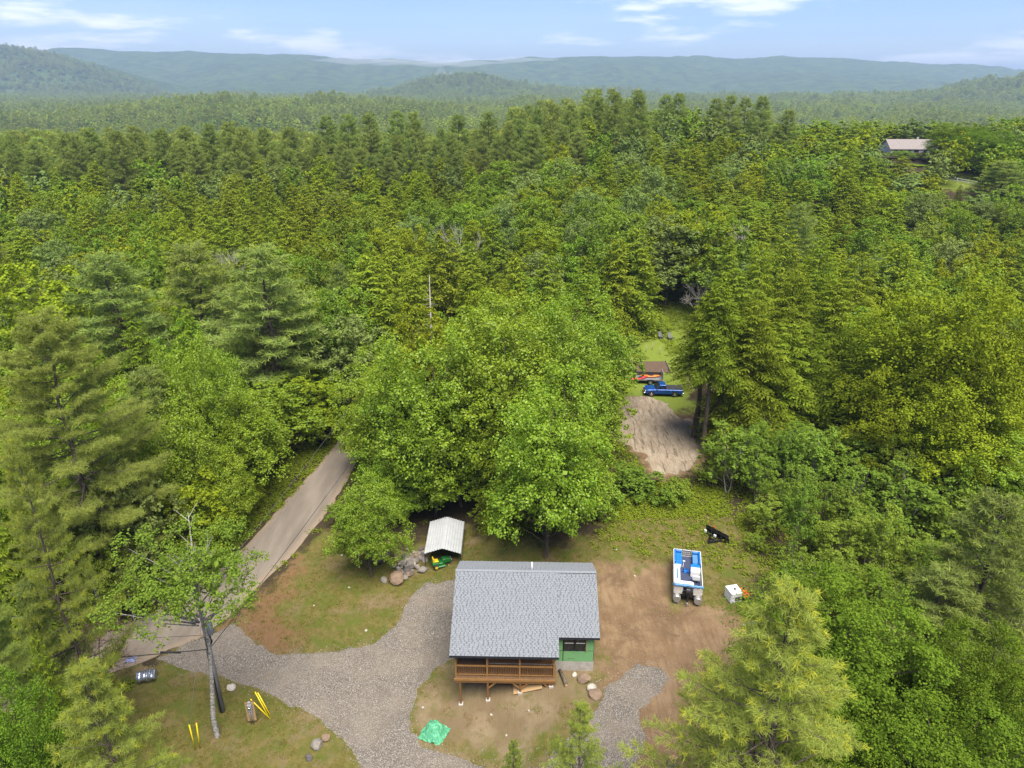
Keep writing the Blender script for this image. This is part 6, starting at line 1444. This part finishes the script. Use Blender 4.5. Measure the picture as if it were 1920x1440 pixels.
for i in range(6):
    a = rg.uniform(0, 6.28); p = Vector((0, 0, 13.2 + i * .25)); d = Vector((math.cos(a) * .55, math.sin(a) * .55, 1)).normalized()
    L = rg.uniform(2.0, 3.6); e = p + d * L
    m.tube([p, p + d * L * .5 + Vector((.1, 0, 0)), e], [.07, .045, .012], 5, caps=False)
    for j in range(4):
        q = p + d * L * rg.uniform(.4, .9); dd = (d + Vector((rg.gauss(0, .5), rg.gauss(0, .5), .2))).normalized(); m.tube([q, q + dd * L * .35], [.025, .006], 4, caps=False)
m.build('bare_limbs', 'rock_pale', bb)

# ------------------------------------------------------------------ morning mist hanging on the ridge
t = NT('mist_air')
t.n.remove(t.geo); t.n.remove(t.tc)
pv = t.n.new('ShaderNodeVolumePrincipled'); pv.inputs['Color'].default_value = (.95, .97, 1, 1); pv.inputs['Density'].default_value = 1.7e-3; pv.inputs['Anisotropy'].default_value = .2
t.l.new(pv.outputs[0], t.out.inputs['Volume'])
for x, y, z, rx, ry, rz_, lab in ((-940, 4900, 152, 330, 160, 20, 'thin white mist bank on the far ridge crest, leftmost'), (-610, 4900, 139, 300, 170, 22, 'white mist bank in the dip of the far ridge'), (-300, 4900, 137, 290, 160, 18, 'white mist bank right of the ridge dip'),
                         (-330, 3750, 50, 55, 60, 42, 'small rising wisp of mist behind the wooded knoll'), (40, 4900, 156, 260, 150, 14, 'faint mist strip on the middle of the far ridge')):
    bm = bmesh.new(); bmesh.ops.create_icosphere(bm, subdivisions=3, radius=1)
    for v in bm.verts: v.co = Vector((v.co.x * rx, v.co.y * ry, v.co.z * rz_ * (1 + .5 * math.sin(v.co.x * 5 + x))))
    me = bpy.data.meshes.new('mist'); bm.to_mesh(me); bm.free(); me.materials.append(MAT['mist_air'])
    o = bpy.data.objects.new('mist', me); o.location = (x, y, z); link(o, None, kind='stuff', label=lab, category='mist')

# ------------------------------------------------------------------ rocks
ROCKS = []
for s in range(6):
    bm = bmesh.new(); bmesh.ops.create_icosphere(bm, subdivisions=2, radius=.5)
    rr = np.random.RandomState(s + 40)
    pl_ = [nrm(rr.normal(0, 1, 3)) for _ in range(9)]; of = rr.uniform(.30, .46, 9)
    for v in bm.verts:
        p = np.array(v.co)
        for n_, o_ in zip(pl_, of):
            d = p @ n_ - o_
            if d > 0: p = p - n_ * d * .9
        v.co = p * (1 + rr.normal(0, .025))
    me = bpy.data.meshes.new('rock'); bm.to_mesh(me); bm.free(); ROCKS.append(me)
rk = random.Random(21)
def rock(x, y, s, mat, label, group=None, z=None, flat=.75, name='rock', rz=None):
    me = ROCKS[rk.randrange(6)]
    key = (me.name, mat)
    if key not in RK: RK[key] = me.copy(); RK[key].materials.append(MAT[mat])
    o = bpy.data.objects.new(name, RK[key])
    o.scale = (s * rk.uniform(.85, 1.2), s * rk.uniform(.8, 1.1), s * flat * rk.uniform(.85, 1.2))
    o.location = (x, y, (tz(x, y) if z is None else z) + s * flat * .28)
    o.rotation_euler = (rk.uniform(-.3, .3), rk.uniform(-.3, .3), rk.uniform(0, 6.28) if rz is None else rz)
    link(o, None, label=label, category='rock')
    if group: o['group'] = group
    return o
RK = {}
rock(-12.6, 56.3, 1.9, 'rock_dark', 'large dark upright boulder beside the small lawn maple', flat=.95)
rock(-10.6, 53.2, 1.65, 'rock_brown', 'big brown flat-faced boulder at the corner of the gravel', flat=.8)
rock(-10.9, 56.9, 1.4, 'rock_brown', 'reddish brown boulder at the back of the rock pile', flat=.6)
for i in range(84):
    u_ = rk.random(); x = -10.3 + rk.gauss(0, .8) + .6 * u_; y = 53.6 + 3.8 * u_ + rk.gauss(0, .35)
    m_ = rk.choice(('rock_grey', 'rock_grey', 'rock_brown', 'rock_pale', 'rock_dark'))
    s = rk.uniform(.35, .85)
    lift = max(0, .35 - math.hypot(x + 10.1, y - 55.6) * .22)
    tx_ = {'rock_grey': 'grey', 'rock_brown': 'brown', 'rock_pale': 'pale', 'rock_dark': 'dark'}[m_]
    rock(x, y, s, m_, tx_ + ' fieldstone in the rock pile left of the carport', tx_ + ' stones of the rock pile', tz(x, y) + lift)
for x, y, s, m_, lab in ((5.3, 39.4, .95, 'rock_brown', 'round brown boulder nearest the foundation right of the porch'), (5.75, 38.6, .7, 'rock_pale', 'pale middle stone right of the porch'), (5.95, 38.0, .95, 'rock_brown', 'craggy brown boulder right of the porch, nearest the young pine'),
                      (4.6, 39.9, .45, 'rock_pale', 'small pale stone under the green wall'), (-21.4, 40.7, .75, 'rock_pale', 'squarish tan stone behind the birch trunk'),
                      (-13.6, 35.6, 1.0, 'rock_grey', 'flat pale stone at the bottom edge of the gravel'), (-13.1, 36.2, .8, 'rock_brown', 'brown stone at the gravel edge behind the flat stone'), (-13.9, 34.6, .6, 'rock_dark', 'small dark stone at the bottom of the left lawn')):
    rock(x, y, s, m_, lab)
lg = root('log', 'rotten tan log lying right of the porch stairs', 'log', (3.75, 39.6, tz(3.75, 39.6)), R(15))
lg['label'] = 'rotten tan log lying against the right end of the porch'
MB().tube([(0, -.75, .12), (.04, 0, .14), (0, .75, .13)], [.13, .16, .12], 8).build('bark_shell', 'bark', lg)
for y in (-.76, .76): MB().tube([(0, y - .01, .12), (0, y + .01, .12)], .11, 8).build('cut_end', 'cut_wood', lg)
sp_ = root('tree_stump', 'charred stump with split tan firewood on top at the bottom edge', 'stump', (10.35, 32.5, tz(10.35, 32.5)))
MB().tube([(0, 0, -.1), (0, 0, .15), (0, .02, .42)], [.42, .36, .33], 11).build('stump_body', 'rock_dark', sp_)
for a, r_ in ((.2, 0), (1.4, .1), (2.6, -.05)): MB().prism([(-.10, 0), (.10, 0), (0, .16)], -.26, .26, 'y').build('split_log', 'cut_wood', sp_, loc=(.06 * math.cos(a), .06 * math.sin(a), .43 + abs(r_)), rot=(0, 0, a))
for i, (x, y) in enumerate(((-17.5, 50.0), (-14.9, 52.4), (-12.3, 46.9), (-16.6, 57.2), (9.8, 55.2), (10.9, 51.3), (-1.5, 37.9), (1.2, 37.5), (-6.6, 38.9), (-.4, 36.1))):
    rock(x, y, rk.uniform(.16, .26), 'rock_pale', 'white pebble lying loose on the yard soil', 'loose white pebbles on the yard')

# ------------------------------------------------------------------ grass and undergrowth
grng = np.random.RandomState(77)
def blades(name, P, n, h, w, mat, label, cat):
    P = np.asarray(P); m = len(P)
    B = np.repeat(P, n, 0) + np.concatenate([grng.normal(0, .09, (m * n, 2)), np.zeros((m * n, 1))], 1)
    d = nrm(np.concatenate([grng.normal(0, .55, (m * n, 2)), np.ones((m * n, 1))], 1)); ln = np.repeat(h, n).reshape(-1, 1) * grng.uniform(.6, 1.2, (m * n, 1))
    s = nrm(np.cross(d, grng.normal(0, 1, (m * n, 3)))) * w / 2
    V = np.stack([B - s, B + s, B + d * ln], 1).reshape(-1, 3)
    me = np_mesh(name, V, m * n, 3, (mat,))
    return link(bpy.data.objects.new(name, me), None, kind='stuff', label=label, category=cat)
def clumps(name, P, rad, n, size, mat, label):
    P = np.asarray(P); m = len(P); rad = np.repeat(np.asarray(rad), n).reshape(-1, 1)
    q = nrm(grng.normal(0, 1, (m * n, 3))) * grng.rand(m * n, 1) ** .5 * rad; q[:, 2] = np.abs(q[:, 2]) * .8
    N = nrm(nrm(q) * .5 + UP * .9 + grng.normal(0, .4, (m * n, 3)))
    L = size * grng.uniform(.6, 1.4, m * n)
    V = leaves(np.repeat(P, n, 0) + q, N, grng.normal(0, 1, (m * n, 3)), L, L * .6)
    me = np_mesh(name, V, m * n, 4, (mat,))
    return link(bpy.data.objects.new(name, me), None, kind='stuff', label=label, category='undergrowth')
def pick(poly, n, dens=None, margin=0.):
    A = np.array(poly); lo, hi = A.min(0), A.max(0); out = []
    x = grng.uniform(lo[0], hi[0], n); y = grng.uniform(lo[1], hi[1], n)
    ok = sdf(poly, x, y) > margin
    if dens is not None: ok &= dens(x, y)
    x, y = x[ok], y[ok]
    return np.stack([x, y, terr(x, y) + .02], 1)
off = lambda x, y: (sdf(ROAD, x, y) < .2) & (sdf(DRIVE, x, y) < .15) & (sdf(SAND, x, y) < .2) & (sdf(DIRT, x, y) < -.3 + fbm(x, y, 2)) & ~((np.abs(x - 1) < 5.6) & (y > 38.6) & (y < 48))
thin = lambda x, y: off(x, y) & (fbm(x * .5 + 3, y * .5, 3) > .36) & ((sdf(FRONT, x, y) < 0) | (fbm(x * .7, y * .7, 3) > .55))
def pebbles(name, P, size, mat, label):
    P = np.asarray(P); m = len(P)
    oct_ = np.array([(1, 0, 0), (0, 1, 0), (-1, 0, 0), (0, -1, 0), (0, 0, .7), (0, 0, -.5)], float)
    tri = [(0, 1, 4), (1, 2, 4), (2, 3, 4), (3, 0, 4)]
    sc_ = size * grng.uniform(.5, 1.4, (m, 1, 1)); V = oct_[None] * sc_ * grng.uniform(.6, 1.2, (m, 6, 1)) + P[:, None, :]
    V = np.concatenate([V[:, t_, :] for t_ in tri], 1).reshape(-1, 3)
    return link(bpy.data.objects.new(name, np_mesh(name, V, m * 4, 3, (mat,))), None, kind='stuff', label=label, category='gravel')
near_edge = lambda x, y: (np.abs(sdf(DRIVE, x, y)) < .25 + 1.3 * grng.rand(len(x)) ** 3)
P = pick([(-30, 42), (-24, 50), (-4, 55), (-2, 44), (13, 42), (12, 30), (-12, 30), (-30, 41)], 26000, near_edge)
pebbles('loose_gravel', P, .042, 'rock_grey', 'loose grey stones scattered along the gravel drive edges')
P = pick(DIRT, 2600); pebbles('soil_stones', P, .05, 'rock_brown', 'small stones and clods on the bare dirt yard')
P = pick(YARD, 42000, thin)
blades('grass', P, 5, grng.uniform(.06, .20, len(P)), .035, 'grass_blade', 'thin yellow-green grass on the lawns round the house', 'grass')
edge = lambda x, y: off(x, y) & (sdf(YARD, x, y) < 2.2 * fbm(x * .6, y * .6, 3))
W = [(-38, 38), (-22, 95), (-12, 95), (-12, 64), (4, 58), (9, 66), (30, 70), (36, 60), (36, 36), (22, 30), (22, 60), (8, 59), (-7, 60), (-15, 66), (-19, 64), (-24, 48), (-36, 41)]
P = np.concatenate([pick(W, 3000, off), pick([(-28, 78), (-24, 88), (-22.5, 80), (-25, 66), (-28, 56), (-33, 50), (-36, 52), (-30, 60)], 2800, lambda x, y: sdf(ROAD, x, y) < .1),
                    pick([(10, 60), (22, 61), (23, 66), (14, 67.5), (9, 65)], 900, off), pick([(7, 55), (14, 54), (24, 50), (24, 60), (9, 60)], 260, off)])
P = np.concatenate([P, pick([(8, 60.5), (24, 72), (44, 74), (48, 50), (44, 34), (24, 26), (20.5, 34), (22.5, 44), (22, 60)], 5200, off), pick([(9, 66), (15, 70), (13, 78), (8, 82), (4, 72)], 900, off)])
P = np.concatenate([P, pick([(-40, 36), (-33, 42), (-27, 40.5), (-24, 34), (-21, 26), (-30, 24), (-40, 28)], 2200, lambda x, y: (sdf(ROAD, x, y) < .1) & (sdf(YARD, x, y) < 3))])
clumps('undergrowth', P, grng.uniform(.25, .75, len(P)), 26, .17, 'weed_leaf', 'leafy weeds and ferns along the road verge and yard edges')
P = pick(CLEAR, 5200, lambda x, y: (sdf(SAND, x, y) < 0) & (((y > 112) | (fbm(x * .4, y * .4, 2) > .42))) & ~((np.abs(x - 21) < 3.2) & (y < 101.5)))
clumps('meadow', P, grng.uniform(.25, .6, len(P)), 14, .22, 'weed_leaf', 'bright green tall weeds filling the far clearing')
